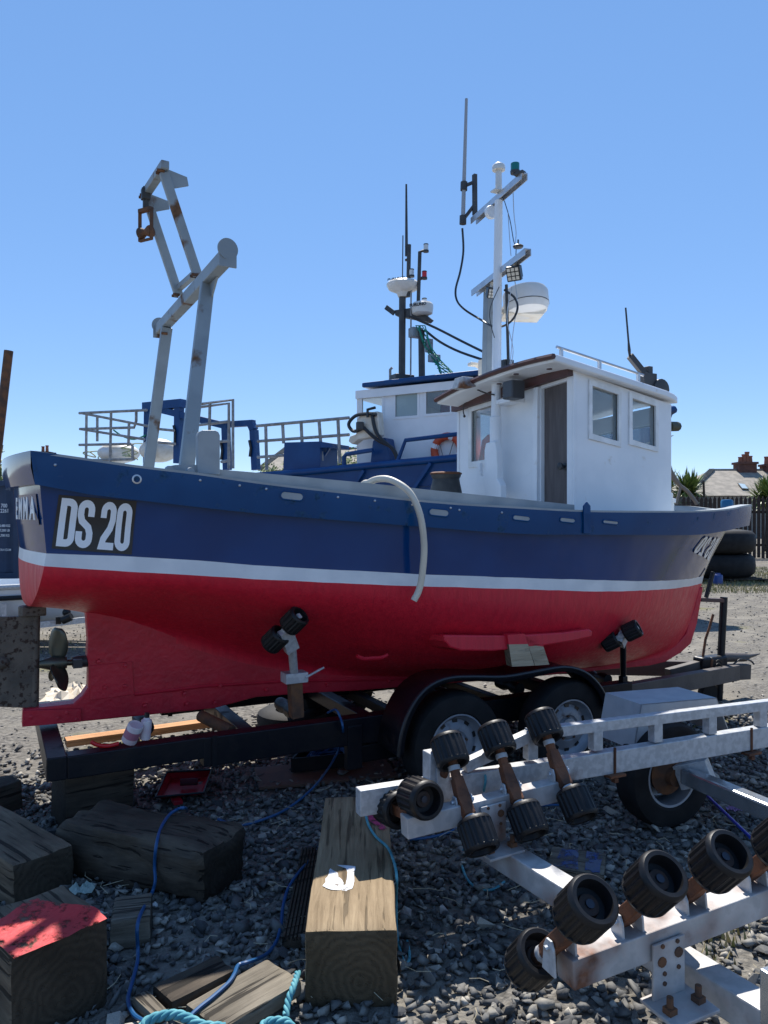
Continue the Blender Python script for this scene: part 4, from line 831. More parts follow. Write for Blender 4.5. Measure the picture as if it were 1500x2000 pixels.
# wheel, mudguard, axle
wc = at_d(1297, 1519, 4.30); wc.z = .292; wheel(gt, wc, GN, .292 / .325)
bd = MB(); bd.lathe([(.11, 0), (.115, .02), (.05, .05), (.05, .09)], wc - GN * .01, -GN, 20); put('brake_drum', bd, M['rusty'], gt, 40)
ac = wc - GN * .10 + V((0, 0, .035)); gb('axle', ac - GN * .06, ac - GN * 1.75, .085, .085, 'galvnew', bev=.012)
wheel(gt, wc - GN * 1.95, -GN, .292 / .325)
gb('axle_bracket', wc - GN * .09 + GT * .02, wc - GN * .24 + GT * .10 + V((0, 0, .07)), .07, .13, 'galv')
mgp = gp0 + GN * .24; Q_ = lambda x, y: at_pl(x, y, mgp, GN)
pr4 = [Q_(1238, 1465), Q_(1253, 1376), Q_(1400, 1363), Q_(1427, 1436)]
q = MB(); q.grid([pr4, [p + GN * .30 + GT * .0 for p in pr4]]); o = put('mudguard', q, M['mudg'], gt); o.modifiers.new('thick', 'SOLIDIFY').thickness = .006
q = MB(); q.prism([pr4[0], pr4[1], pr4[2], pr4[2].lerp(pr4[3], .45), pr4[2].lerp(pr4[3], .45) - GT * .05 + V((0, 0, .03)), pr4[1] + V((.0, 0, -.085)) + GT * .09, pr4[0] + GT * .06], GN * .008); put('mudguard_skirt', q, M['mudg'], o)
# far cradle bar
cp1 = at_d(955, 1580, 3.35); C1 = lambda x, y, off=0.: at_pl(x, y, cp1 + GN * off, GN)
ba, bb1 = C1(789, 1614), C1(1108, 1536); gb('cradle_bar', ba, bb1, .07, .088, 'galvr')
cp2 = at_d(1290, 1850, 2.40); C2 = lambda x, y, off=0.: at_pl(x, y, cp2 + GN * off, GN)
na, nb_ = C2(1103, 1892), C2(1500, 1745); nb2 = na + (nb_ - na) * 1.02; gb('cradle_bar', na, nb2, .085, .088, 'galvr')
bdir1 = (bb1 - ba).normalized(); bdir2 = (nb_ - na).normalized()
def arm(pv, up_, lo_, bdir, flip=1.):
    U = pv + GN * up_[0] + Z * up_[1]; L_ = pv + GN * lo_[0] + Z * lo_[1]; ax = (U - L_).normalized()
    q = MB(); k = pv + ax.cross(bdir) * .0
    q.tube([L_, L_.lerp(pv, .62)], .022, 10); q.tube([U, U.lerp(pv, .62)], .022, 10); q.bar(L_.lerp(pv, .55), pv + Z * .012, .045, .05, bdir, ht2=.06); q.bar(pv + Z * .012, U.lerp(pv, .55), .045, .06, bdir, ht2=.045)
    put('roller_arm', q, M['rustor'], gt, bevel=.004)
    for s in (-1, 1):
        lg = MB(); e = pv + bdir * (.034 * s); lg.prism([e + GN * .032 - Z * .075, e - GN * .032 - Z * .075, e - GN * .024 + Z * .0, e - GN * .012 + Z * .022, e + GN * .012 + Z * .022, e + GN * .024 + Z * .0], bdir * (.008 * s)); put('pivot_lug', lg, M['galv'], gt, bevel=.002)
    bo = MB(); bo.tube([pv - bdir * .055, pv + bdir * .055], .008, 8); put('pivot_bolt', bo, M['alu'], gt, 40)
    for c, a2 in ((U, ax * flip), (L_, -ax * flip if flip < 0 else ax)):
        roller(gt, c, a2, 1., random.random())
        cl = MB(); d0 = (pv - c).normalized(); cl.lathe([(.027, 0), (.027, .02)], c + d0 * .066, d0, 12); put('roller_collar', cl, M['galv'], gt, 40)
for x, y in ((903, 1563), (997, 1537), (1091, 1508)): arm(C1(x, y), (.115, .178), (-.135, -.098), bdir1)
for x, y in ((1094, 1842), (1226, 1792), (1350, 1748), (1470, 1706)): arm(C2(x, y), (-.115, .155), (.139, -.123), bdir2)
axL = (RT * .42 - FW * .82 + Z * .12).normalized(); pl_ = [at_d(820, 1558, 3.22), at_d(768, 1577, 3.34)]
for p in pl_: roller(gt, p, axL, 1.08, random.random())
q = MB(); q.bar(pl_[1] - axL * -.02, pl_[1] + axL * .13, .04, .045); q.bar(pl_[1] + axL * .12, ba + bdir1 * .05 + Z * .04, .04, .05); put('roller_arm', q, M['rustor'], gt, bevel=.004)
# pillars from the cradle bars to the cross tube, cross tube
ct0 = at_z(952, 1650, .27); ct1 = at_z(1505, 1995, .25); ctd = (ct1 - ct0).normalized(); ctc = ct0 - ctd * .12
gb('cross_tube', ctc, ct1 + ctd * .6, .10, .10, 'galvr', bev=.006)
def pillar(pc, n):
    top_ = pc + Z * .04; q = MB(); q.prism([pc - bdir2 * .062 + Z * .045, pc + bdir2 * .062 + Z * .045, pc + bdir2 * .062 - Z * .125, pc - bdir2 * .062 - Z * .125], n * .01); o = put('cradle_pillar', q, M['galvr'], gt, bevel=.003)
    for a, b, r in ((-.03, -.012, .016), (.035, .0, .016), (-.028, .035, .007), (.03, .035, .007), (-.02, -.05, .007), (.035, -.045, .007), (-.02, -.08, .007)):
        h = MB(); h.lathe([(.0, .002), (r, .002), (r, -.002), (.0, -.002)], pc + bdir2 * a + Z * b + n * .012, n, 10); put('bolt_hole', h, M['rusty'], o)
    fl = MB(); fl.box(V((pc.x, pc.y, pc.z - .13)) + n * .05, (.17, .15, .012), Matrix((bdir2, -n, Z)).transposed()); put('pillar_foot', fl, M['galvr'], o, bevel=.003)
    for a in (-.055, .055):
        h = MB(); h.tube([V((pc.x, pc.y, pc.z - .15)) + n * .07 + bdir2 * a, V((pc.x, pc.y, pc.z - .075)) + n * .07 + bdir2 * a], .010, 8); h.box(V((pc.x, pc.y, pc.z - .115)) + n * .07 + bdir2 * a, (.03, .03, .018)); put('foot_bolt', h, M['rusty'], o)
pillar(C2(1303, 1862, -.048), -GN); pillar(C1(962, 1590, -.04), -GN)
q = MB(); q.box(at_d(1506, 1975, 2.05), (.04, .04, .22)); put('bow_prop', q, M['galvnew'], gt, bevel=.004)
# ================================================================== TIMBERS AND YARD CLUTTER
W1 = wood('weathered timber', (.085, .062, .042), (.26, .20, .135), 10)
W2 = wood('dark old timber', (.040, .032, .025), (.125, .098, .070), 8, dirt=(.30, .28, .27))
W3 = wood('pale sawn timber', (.17, .12, .068), (.36, .27, .165), 14, crack=.5, dirt=(.66, .62, .56))
W4 = wood('grey board', (.10, .085, .065), (.27, .235, .18), 12)
W5 = wood('fresh orange plank', (.42, .20, .085), (.60, .33, .16), 10, crack=.15, dirt=(.8, .78, .75))
REDP = worn(mat('red overspray', (.58, .03, .035), .55, base2=(.40, .022, .026), scale=7, lo=.38, hi=.62, bump=.3, bscale=40), 11., .40, .50)
WHP = worn(mat('white paint patch', (.68, .70, .73), .6, base2=(.52, .53, .54), scale=30, lo=.45, hi=.7), 22., .36, .46)
PKP = worn(mat('pink marker', (.45, .05, .14), .7), 30., .40, .55)
def timber(name, A, B, C, zt, h, m, label, cat, zc=None, rough=.006, bev=.012, cuts=10, group=None, along='AB', tilt=0., seed=0):
    """A, B, C: photo corners of the top face at height zt; A-B one edge, B-C the next"""
    a, b, c = at_z(*A, zt), at_z(*B, zt), at_z(*C, zt); e1 = b - a; e2 = c - b
    if along == 'AB': e2 = e2 - e1 * (e2.dot(e1) / e1.length_squared)
    else: e1 = e1 - e2 * (e1.dot(e2) / e2.length_squared); a = b - e1
    if along == 'AB': X, Y, LX, LY = e1.normalized(), e2.normalized(), e1.length, e2.length
    else: X, Y, LX, LY = e2.normalized(), -e1.normalized(), e2.length, e1.length
    cen = a + e1 * .5 + e2 * .5
    zz = X.cross(Y)
    if zz.z < 0: Y = -Y
    bm = bmesh.new(); bmesh.ops.create_cube(bm, size=1.0)
    for v in bm.verts: v.co = V((v.co.x * LX, v.co.y * LY, v.co.z * h))
    bmesh.ops.bevel(bm, geom=bm.edges[:], offset=bev, segments=2, profile=.6, affect='EDGES')
    lg = [e for e in bm.edges if abs((e.verts[0].co - e.verts[1].co).x) > .5 * LX]; bmesh.ops.subdivide_edges(bm, edges=lg, cuts=cuts, use_grid_fill=True)
    ly = [e for e in bm.edges if abs((e.verts[0].co - e.verts[1].co).y) > .5 * LY]; bmesh.ops.subdivide_edges(bm, edges=ly, cuts=4, use_grid_fill=True)
    lz = [e for e in bm.edges if abs((e.verts[0].co - e.verts[1].co).z) > .5 * h]; bmesh.ops.subdivide_edges(bm, edges=lz, cuts=4, use_grid_fill=True)
    rnd = random.Random(seed or hash(label) % 999)
    ph = [rnd.uniform(0, 6) for _ in range(8)]
    from mathutils import noise as mn
    for v in bm.verts:
        n = mn.noise(V((v.co.x * 3 + ph[0], v.co.y * 11, v.co.z * 11))); n2 = mn.noise(V((v.co.x * 9, v.co.y * 26 + ph[1], v.co.z * 26)))
        d = v.co.copy(); d.x *= .12; d.normalize(); v.co += d * (n * rough + n2 * rough * .6) + V((n2 * rough * .5, 0, 0))
    me = bpy.data.meshes.new(name); bm.to_mesh(me); bm.free(); me.materials.append(m)
    me.polygons.foreach_set('use_smooth', [True] * len(me.polygons)); me.set_sharp_from_angle(angle=RAD(38))
    o = bpy.data.objects.new(name, me); COL.objects.link(o)
    o.matrix_world = Matrix(((X.x, Y.x, 0, cen.x), (X.y, Y.y, 0, cen.y), (X.z, Y.z, 1, cen.z - h / 2), (0, 0, 0, 1)))
    tag(o, label, cat, group); return o
def patch(name, parent, pts, zt, m, off=.004):
    rp = random.Random(len(pts)); dn = []
    for i in range(len(pts)):
        a_, b_ = pts[i], pts[(i + 1) % len(pts)]
        for k_ in range(4): dn.append((lerp(a_[0], b_[0], k_ / 4) + (rp.gauss(0, 1.2) if k_ else 0), lerp(a_[1], b_[1], k_ / 4) + (rp.gauss(0, 1.0) if k_ else 0)))
    pts = dn; q = MB(); P = [at_z(x, y, zt + off) for x, y in pts]; b = sum(P, V()) / len(P)
    q.v = [tuple(b)] + [tuple(p) for p in P]
    for i in range(len(P)): q.face((0, 1 + i, 1 + (i + 1) % len(P)))
    me = q.mesh(name, m); me.transform(parent.matrix_world.inverted()); o = bpy.data.objects.new(name, me); COL.objects.link(o); o.parent = parent; return o
bpy.context.view_layer.update()
tA = timber('timber_block', (27, 1875), (211, 1792), (125, 1726), .315, .315, W1, 'square timber block with red paint across its top', 'timber', along='BC', rough=.009, bev=.016, cuts=16)
bpy.context.view_layer.update()
patch('paint_patch', tA, [(27, 1872), (110, 1838), (209, 1794), (184, 1771), (150, 1766), (110, 1763), (72, 1754), (45, 1764), (20, 1783), (-20, 1806), (-15, 1835)], .315, REDP, .007)
timber('timber_beam', (108, 1600), (399, 1664), (432, 1602), .26, .26, W2, 'big dark rotten timber beam with a blue cable over it', 'timber', rough=.032, bev=.045, cuts=22)
timber('timber_beam', (40, 1700), (143, 1650), (-20, 1560), .21, .21, W1, 'weathered timber beam with rounded sawn end behind the red-topped block', 'timber', along='BC', rough=.012, bev=.02)
timber('timber_block', (127, 1512), (262, 1486), (215, 1462), .335, .335, W2, 'dark timber block propping up the rear end of the black trailer', 'timber', rough=.008)
timber('timber_block', (-10, 1540), (44, 1522), (10, 1505), .19, .19, W2, 'small dark timber block alone on sunlit gravel beside the propping block', 'timber', rough=.012)
timber('timber_offcut', (215, 1800), (294, 1790), (287, 1743), .12, .12, W4, 'short squared timber offcut beside the red-topped block', 'timber', rough=.008)
tG = timber('timber_beam', (600, 1790), (776, 1817), (757, 1556), .272, .272, W3, 'long pale squared timber beam with white paint patch on top', 'timber', along='BC', rough=.007, bev=.013, cuts=20)
bpy.context.view_layer.update()
patch('paint_patch', tG, [(648, 1685), (694, 1692), (692, 1715), (688, 1735), (672, 1739), (640, 1735), (630, 1730), (640, 1712)], .272, WHP)
patch('marker_smudge', tG, [(714, 1588), (730, 1590), (756, 1618), (750, 1622), (722, 1604)], .272, PKP)
timber('plank', (430, 2012), (592, 1914), (560, 1850), .09, .055, W4, 'sunlit broad plank under the coiled turquoise rope', 'plank', rough=.005)
timber('plank', (335, 1957), (462, 1893), (430, 1862), .07, .06, W2, 'dark broken plank lying among the shaded stones', 'plank', rough=.008)
timber('timber_offcut', (258, 1945), (300, 1985), (322, 1962), .06, .055, W4, 'little wooden chock between stones and blue cable', 'timber', rough=.006)
# grooved decking board
dA, dB, dC = at_z(553, 1830, .05), at_z(600, 1838, .05), at_z(628, 1660, .05); X = (dC - dB).normalized(); Yv = Z.cross(X).normalized(); Ld = (dC - dB).length; Wd = (dB - dA).length
db = MB(); ce = (dA + dB) * .5 + X * Ld * .5; fr3 = Matrix((X, Yv, Z)).transposed(); db.box(ce - Z * .02, (Ld, Wd, .03), fr3); do = put('decking_board', db, W2); tag(do, 'dark grooved decking board lying against the long pale timber', 'plank')
for i in range(7):
    r_ = MB(); r_.box(ce + Yv * (Wd * (i / 6 - .5) * .9), (Ld, Wd * .085, .014), fr3); put('rib', r_, W2, do)
tI = timber('plank', (1068, 1695), (1180, 1711), (1188, 1667), .045, .04, W4, 'short plank smeared with blue paint under the roller trailer', 'plank', rough=.002, bev=.004)
bpy.context.view_layer.update()
BLP = worn(mat('blue smear', (.02, .07, .24), .6, base2=(.12, .15, .22), scale=18, lo=.42, hi=.6), 14., .42, .55)
patch('paint_patch', tI, [(1098, 1657), (1128, 1660), (1130, 1698), (1080, 1692)], .045, BLP); patch('paint_patch', tI, [(1146, 1662), (1176, 1667), (1172, 1704), (1142, 1700)], .045, BLP)
timber('plank', (130, 1447), (440, 1405), (436, 1398), .10, .05, W5, 'new orange plank lying on the ground beneath the boat', 'plank', rough=.001, bev=.003)
timber('plank', (640, 1366), (705, 1358), (702, 1352), .12, .05, W5, 'short yellow plank end on the ground behind the black trailer', 'plank', rough=.001, bev=.003)
timber('plywood_sheet', (506, 1538), (778, 1514), (745, 1478), .03, .018, mat('plywood', (.14, .075, .048), .7, base2=(.10, .055, .038), scale=8), 'brown plywood sheet under the trailer stand', 'board', rough=.0015, bev=.002)
# tray of cable on the plywood
tz = .04; tc_ = [at_z(x, y, tz) for x, y in ((570, 1508), (690, 1496), (712, 1472), (598, 1480))]
q = MB()
for i in range(4): q.bar(tc_[i] + Z * .045, tc_[(i + 1) % 4] + Z * .045, .012, .09)
q.hexa([p for p in tc_] + [p + Z * .01 for p in tc_]); ty = put('cable_crate', q, M['chassis']); tag(ty, 'shallow black crate full of blue cable on the plywood sheet', 'crate')
q = MB(); cc = sum(tc_, V()) / 4; pts = []
rr = random.Random(3)
for i in range(46): a = i * .9 + rr.random() * .4; pts.append(cc + V((.17 * math.cos(a) * rr.uniform(.6, 1.1), .10 * math.sin(a) * rr.uniform(.6, 1.1), .03 + .055 * rr.random())))
q.tube(crom(pts, 4), .007, 6); o = put('cable_bundle', q, M['cable'], None, 50); tag(o, 'tangled blue cable bundle heaped in the black crate', 'cable')
# wedge planks between mudguard and bilge keel
wd = thing('wedge_boards', at_y(1040, 1310, -1.0), 'two pale sawn wedges with red-painted tips on the black mudguard', 'wood')
for pts, dy in ([(1000, 1302), (991, 1240), (1025, 1238), (1044, 1300)], 0), ([(1045, 1300), (1026, 1242), (1056, 1246), (1073, 1298)], .02):
    y0 = -1.02 + dy; P = [at_y(x, y, y0) for x, y in pts]; q = MB(); lo4 = [P[0], P[1].lerp(P[0], .30), P[2].lerp(P[3], .32), P[3]]; hi4 = [lo4[1], P[1], P[2], lo4[2]]
    q.prism(lo4, (0, .06, 0)); a = put('board', q, wood('wedge wood', (.33, .25, .16), (.50, .41, .29), 10, crack=.1, dirt=(.8, .8, .8)), wd); q = MB(); q.prism(hi4, (0, .06, 0)); put('painted_tip', q, M['red'], a)
# paint tray
pt = [at_z(x, y, z) for x, y, z in ((326, 1508, .09), (413, 1503, .09), (398, 1548, .09), (304, 1557, .09))]; inb = [at_z(x, y, .035) for x, y in ((336, 1522), (404, 1517), (392, 1548), (314, 1556))]
trayM = mat('red tray', (.40, .012, .03), .35, base2=(.30, .01, .02), scale=9)
pt_e = thing('paint_tray', V((inb[0] + inb[2]) / 2) * 1., 'red paint tray on the shaded gravel beside the rotten beam', 'tray'); pt_e.location.z = 0
q = MB(); q.grid([pt + [pt[0]], inb + [inb[0]]]); q.hexa([p - Z * .012 for p in inb] + [p for p in inb]); o = put('tray_body', q, trayM, pt_e); 
q = MB(); q.tube(pt, .007, 6, closed=True); put('tray_rim', q, M['chassis'], pt_e)
q = MB(); q.box(at_z(345, 1563, .06), (.05, .10, .02)); put('tray_handle', q, trayM, pt_e)
q = MB(); q.tube([at_z(352, 1528, .075), at_z(386, 1526, .075)], .022, 12); o = put('paint_roller', q, mat('roller sleeve', (.05, .008, .015), .9), None, 40); tag(o, 'small dark paint roller lying in the red tray', 'paint roller')
# paint tins and brush on the chassis
for x, y, tl, lab, rs in ((252, 1449, .5, 'pink-stained white paint tin tilted on the chassis beam', 1.), (283, 1443, .12, 'small white bottle standing next to the tilted paint tin', .7)):
    c = at_y(x, y, -.60); c.z = .485; axv = V((math.sin(tl) * .6, -math.sin(tl) * .8, math.cos(tl))); t = thing('paint_tin', c, lab, 'tin')
    q = MB(); q.lathe([(.0, 0), (.042 * rs, 0), (.042 * rs, .10), (.040 * rs, .105), (.03 * rs if rs < 1 else .038, .108), (.02 * rs if rs < 1 else .036, .12 if rs < 1 else .10), (.0, .12 if rs < 1 else .10)], c + Z * .02, axv, 18); put('tin_body', q, mat('tin white pink', (.62, .48, .50), .4, base2=(.66, .62, .62), scale=12), t, 40)
    if rs == 1: q = MB(); q.lathe([(.0428, .03), (.0428, .075)], c + Z * .02, axv, 18, cap=False); put('tin_label', q, mat('tin label', (.40, .16, .22), .5), t)
    else: q = MB(); q.lathe([(.014, .12), (.014, .145), (.0, .146)], c + Z * .02, axv, 12); put('bottle_cap', q, M['plblack'], t, 40)
q = MB(); q.tube(crom([at_y(x, y, -.60) for x, y in ((178, 1449), (190, 1455), (210, 1457), (232, 1452))], 4), [.011] * 13, 8); o = put('paint_scraper', q, mat('bright red plastic', (.6, .01, .012), .35), None, 40); tag(o, 'bright red scraper lying on the chassis beam', 'scraper')
# crumpled sheet
q = MB(); rr = random.Random(11); a0, b0 = at_z(70, 1392, .02), at_z(175, 1380, .02); c0 = at_z(95, 1345, .02); n = 12; rows = []
for i in range(n + 1): rows.append([a0 + (b0 - a0) * (j / n) + (c0 - a0) * (i / n) + V((rr.uniform(-.03, .03), rr.uniform(-.03, .03), abs(rr.gauss(0, .05)) * math.sin(math.pi * j / n) ** .5 * math.sin(math.pi * i / n) ** .5)) for j in range(n + 1)])
q.grid(rows); o = put('dust_sheet', q, mat('cream sheet', (.62, .54, .42), .7, base2=(.54, .45, .33), scale=6), None, recalc=False); tag(o, 'crumpled cream dust sheet on the ground behind the propeller', 'sheet')
# tyres and bits lying under the far side
q = MB(); q.lathe([(.13, -.07), (.22, -.08), (.27, -.05), (.28, 0), (.27, .05), (.22, .08), (.13, .07)], at_z(570, 1402, .10), Z, 28, closed=True); o = put('loose_tyre', q, M['rubber'], None, 40); tag(o, 'loose black tyre lying flat under the boat keel', 'tyre')
# ------------------------------------------------------------------ cables and ropes
def line(name, pts, r, m, label, cat, n=7, grp=None):
    q = MB(); q.tube(crom(pts, 6), r, n); o = put(name, q, m, None, 50); tag(o, label, cat, grp); return o
def zz(x, y, z): return at_z(x, y, z)
line('power_cable', [at_y(640, 1392, -.55), at_y(655, 1386, -.63), at_y(664, 1400, -.67), at_y(670, 1425, -.70), zz(665, 1455, .22), zz(645, 1495, .10), zz(610, 1540, .06), zz(560, 1580, .03), zz(510, 1602, .03), zz(465, 1612, .03), zz(425, 1600, .05)], .0075, M['cable'], 'blue power cable looping down from the black chassis to the gravel', 'cable')
line('power_cable', [zz(365, 1584, .05), zz(362, 1578, .275), zz(348, 1580, .28), zz(330, 1592, .275), zz(314, 1618, .272), zz(305, 1652, .25), zz(302, 1690, .16), zz(303, 1722, .10), zz(295, 1748, .06), zz(276, 1782, .135), zz(268, 1812, .13), zz(269, 1850, .05), zz(268, 1880, .03), zz(256, 1925, .03), zz(250, 1955, .03), zz(262, 1982, .04), zz(285, 1998, .05), zz(300, 2020, .05)], .0075, M['cable'], 'blue power cable draped over the dark rotten beam', 'cable')
line('power_cable', [zz(640, 1622, .02), zz(615, 1668, .03), zz(585, 1702, .06), zz(563, 1735, .05), zz(553, 1770, .03), zz(549, 1805, .03), zz(540, 1838, .03), zz(520, 1864, .05), zz(487, 1878, .09), zz(466, 1885, .09), zz(458, 1902, .10), zz(446, 1920, .10), zz(415, 1948, .10), zz(385, 1972, .10), zz(370, 1990, .10), zz(366, 2025, .09)], .0075, M['cable'], 'blue power cable crossing the sunlit plank', 'cable')
line('power_cable', [zz(800, 1640, .02), zz(830, 1637, .03), zz(870, 1628, .03), zz(905, 1612, .03), zz(960, 1590, .02), zz(1040, 1575, .02), zz(1100, 1572, .02)], .007, M['cable'], 'blue power cable on the gravel under the ribbed rollers', 'cable')
line('light_rope', [zz(714, 1590, .29), zz(720, 1612, .28), zz(735, 1635, .278), zz(757, 1655, .278), zz(770, 1685, .278), zz(775, 1715, .27), zz(774, 1760, .15), zz(776, 1830, .03), zz(790, 1880, .02), zz(800, 1870, .02), zz(795, 1838, .02)], .006, M['rope'], 'thin turquoise rope trailing across the long pale timber', 'rope')
line('light_rope', [at_d(942, 1500, 3.6), at_d(946, 1540, 3.5), zz(905, 1662, .02), zz(905, 1700, .02), zz(925, 1730, .02), zz(960, 1738, .02), zz(985, 1722, .02)], .006, M['rope'], 'thin turquoise rope hanging off the galvanised rail', 'rope')
def laid(name, pts, r, label):
    P = crom(pts, 10); e = thing(name, (P[0].x, P[0].y, 0), label, 'rope')
    for s in range(3):
        q = MB(); out = []; L_ = 0; pu = None
        for i, p in enumerate(P):
            d = (P[min(i + 1, len(P) - 1)] - P[max(i - 1, 0)]).normalized(); _, sd, u = frame(d)
            if i: L_ += (P[i] - P[i - 1]).length
            a = L_ / (r * 5.5) * 2 * math.pi + s * 2.094; out.append(p + (sd * math.cos(a) + u * math.sin(a)) * r * .52)
        q.tube(out, r * .56, 7); put('strand', q, M['rope'], e, 60)
laid('thick_rope', [zz(582, 1900, .10), zz(572, 1930, .10), zz(563, 1955, .08), zz(558, 1985, .06)], .012, 'thick turquoise rope running down beside the long pale timber')
laid('thick_rope', [zz(270, 2030, .06), zz(282, 2000, .08), zz(310, 1986, .10), zz(345, 1982, .11), zz(372, 1992, .11), zz(395, 2003, .11), zz(440, 2008, .11)], .016, 'thick turquoise rope coil lying on the plank with the blue cable')
laid('thick_rope', [zz(505, 2030, .08), zz(515, 2002, .09), zz(540, 1994, .10), zz(565, 2000, .09), zz(580, 2030, .07)], .014, 'thick turquoise rope loop beside the foot of the pale timber')
q = MB(); q.tube([at_z(1366, 1540, .06), at_z(1466, 1636, .05)], .009, 8); o = put('blue_rod', q, mat('blue rod', (.015, .05, .35), .3), None, 40); tag(o, 'thin blue rod lying on gravel beside the trailer wheel', 'rod')

# small litter lying on the stones
lt = random.Random(31)
def scrap(x, y, sz, m, label, cat, name):
    c = at_z(x, y, .03); q = MB(); n = 7; rows = [[c + V(((i / n - .5) * sz * 1.5, (j / n - .5) * sz, abs(lt.gauss(0, .22)) * sz)) for i in range(n + 1)] for j in range(n + 1)]
    q.grid(rows); o = put(name, q, m, None, recalc=False); tag(o, label, cat)
scrap(160, 1742, .07, mat('pale green paper', (.34, .42, .38), .7), 'crumpled pale green wrapper between the rotten beam and red-topped block', 'litter', 'crumpled_wrapper')
scrap(1436, 1582, .06, mat('purple scrap', (.22, .13, .30), .6), 'crumpled purple scrap on gravel under the galvanised axle', 'litter', 'crumpled_scrap')
scrap(293, 1772, .04, mat('white scrap', (.55, .55, .53), .7), 'tiny white paper scrap beside the squared timber offcut', 'litter', 'paper_scrap')
WQ = mat('quartz', (.50, .46, .42), .6, base2=(.34, .30, .28), scale=20)
for x, y, s_, lab in ((793, 1782, .035, 'pale pinkish quartz stone beside the long timber'), (866, 1776, .03, 'white quartz stone on dark gravel below the lower rollers')):
    c = at_z(x, y, .025); bm = bmesh.new()
    for _ in range(10): v = V((lt.gauss(0, 1), lt.gauss(0, 1), lt.gauss(0, 1))).normalized(); bm.verts.new((v.x * s_ * .8, v.y * s_ * 1.1, v.z * s_ * .7))
    r = bmesh.ops.convex_hull(bm, input=bm.verts); me = bpy.data.meshes.new('quartz_stone'); bm.to_mesh(me); bm.free(); me.materials.append(WQ); o = link('quartz_stone', me); o.location = c; tag(o, lab, 'stone')
q = MB(); sr2 = random.Random(8)
for i in range(170):
    d = math.sqrt(sr2.uniform(1.9 ** 2, 5 ** 2)); u = sr2.uniform(-.52, .52); p = CAM + RT * (u * d) + FW * d; p.z = sr2.uniform(.035, .055)
    if p.y > -.5: continue
    a = sr2.uniform(0, 6.28); L_ = sr2.uniform(.03, .14); q.tube([p, p + V((math.cos(a) * L_ * .5, math.sin(a) * L_ * .5, sr2.uniform(-.004, .012))), p + V((math.cos(a + .3) * L_, math.sin(a + .3) * L_, 0))], .0016, 4)
o = put('dry_straw', q, mat('straw', (.42, .36, .24), .7)); struct(o, 'stuff'); o['label'] = 'loose dry straw scattered over the crushed stone'
# ================================================================== BLUE WORKBOAT BEHIND
BOW = at_d(1316, 830, 14); BOW.z = 0
AFT = (-RT * math.cos(RAD(27)) + FW * math.sin(RAD(27))).normalized(); NS = (-RT * math.sin(RAD(27)) - FW * math.cos(RAD(27))).normalized()
ship = thing('workboat', BOW + AFT * 7, 'large blue workboat with white wheelhouse standing behind the fishing boat', 'boat')
S_ = lambda x, y, o=0.: at_pl(x, y, BOW + NS * o, NS)
def st_t(p): return (p - BOW).dot(AFT)
TOPZ = sorted([(st_t(q), q.z) for q in (S_(1314, 802, 0), S_(1100, 872, 1.5), S_(895, 896, 1.95), S_(700, 914, 1.95), S_(600, 924, 1.95), S_(470, 934, 1.95), S_(200, 945, 1.95))])
HB = smooth_tab([(0, .02), (.5, .65), (1.2, 1.2), (2.5, 1.75), (4, 1.95), (11, 1.95), (15.5, 1.7)])
rows = [[], [], [], [], []]
for i in range(50):
    t = 15.5 * (i / 49) ** 1.4; b = interp(t, HB); zt = interp(t, TOPZ); rk = max(0, 1 - t / 2.2)
    for k, (f, zf) in enumerate(((1, 1), (.97, .72), (.9, .45), (.6, .2), (.03, 0))):
        z = max(.03, zt * zf); rows[k].append(BOW + AFT * (t + rk * 1.25 * (1 - zf)) + NS * (b * f) + Z * z)
mirs = lambda r: [p - NS * (2 * (p - BOW).dot(NS)) for p in r]
q = MB(); q.grid(rows[:4]); q.grid([mirs(r) for r in rows[:4]]); q.face(()) if False else None
hull_s = put('hull', q, M['shipblue'], ship, 50)
q = MB(); q.grid(rows[3:]); q.grid([mirs(r) for r in rows[3:]]); put('hull_bottom', q, M['maroon'], ship, 50)
q = MB(); ds = [p - Z * .45 for p in rows[0]]; q.grid([ds, mirs(ds)]); put('deck', q, M['grey'], ship)
q = MB(); e = [r[-1] for r in rows]; q.grid([e, mirs(e)]); put('transom', q, M['shipblue'], ship)
q = MB(); q.tube([p + Z * .02 for p in rows[0]], .07, 8); put('gunwale', q, M['shipblue'], ship, 50)
q = MB(); q.tube([p + Z * .02 for p in mirs(rows[0])], .07, 8); put('gunwale', q, M['shipblue'], ship, 50)
for k in range(3):
    a = S_(842 - k * 130, 905 + k * 14, 1.99); q = MB(); q.bar(a, a - Z * .75 + AFT * .55, .10, .06); put('bulwark_stay', q, M['shipblue'], ship)
q = MB(); q.tube([S_(1306, 833, .3), S_(1322, 833, -.1)], .09, 10); put('bow_fender', q, mat('olive fender', (.05, .05, .025), .7), ship, 50)
q = MB(); text = None
tx = S_(968, 877, 1.98); text_mesh('CN', 'registration', M['letter'], .62, .8, .01, ship, basis(tx + NS * .06, -AFT, Z), .004)
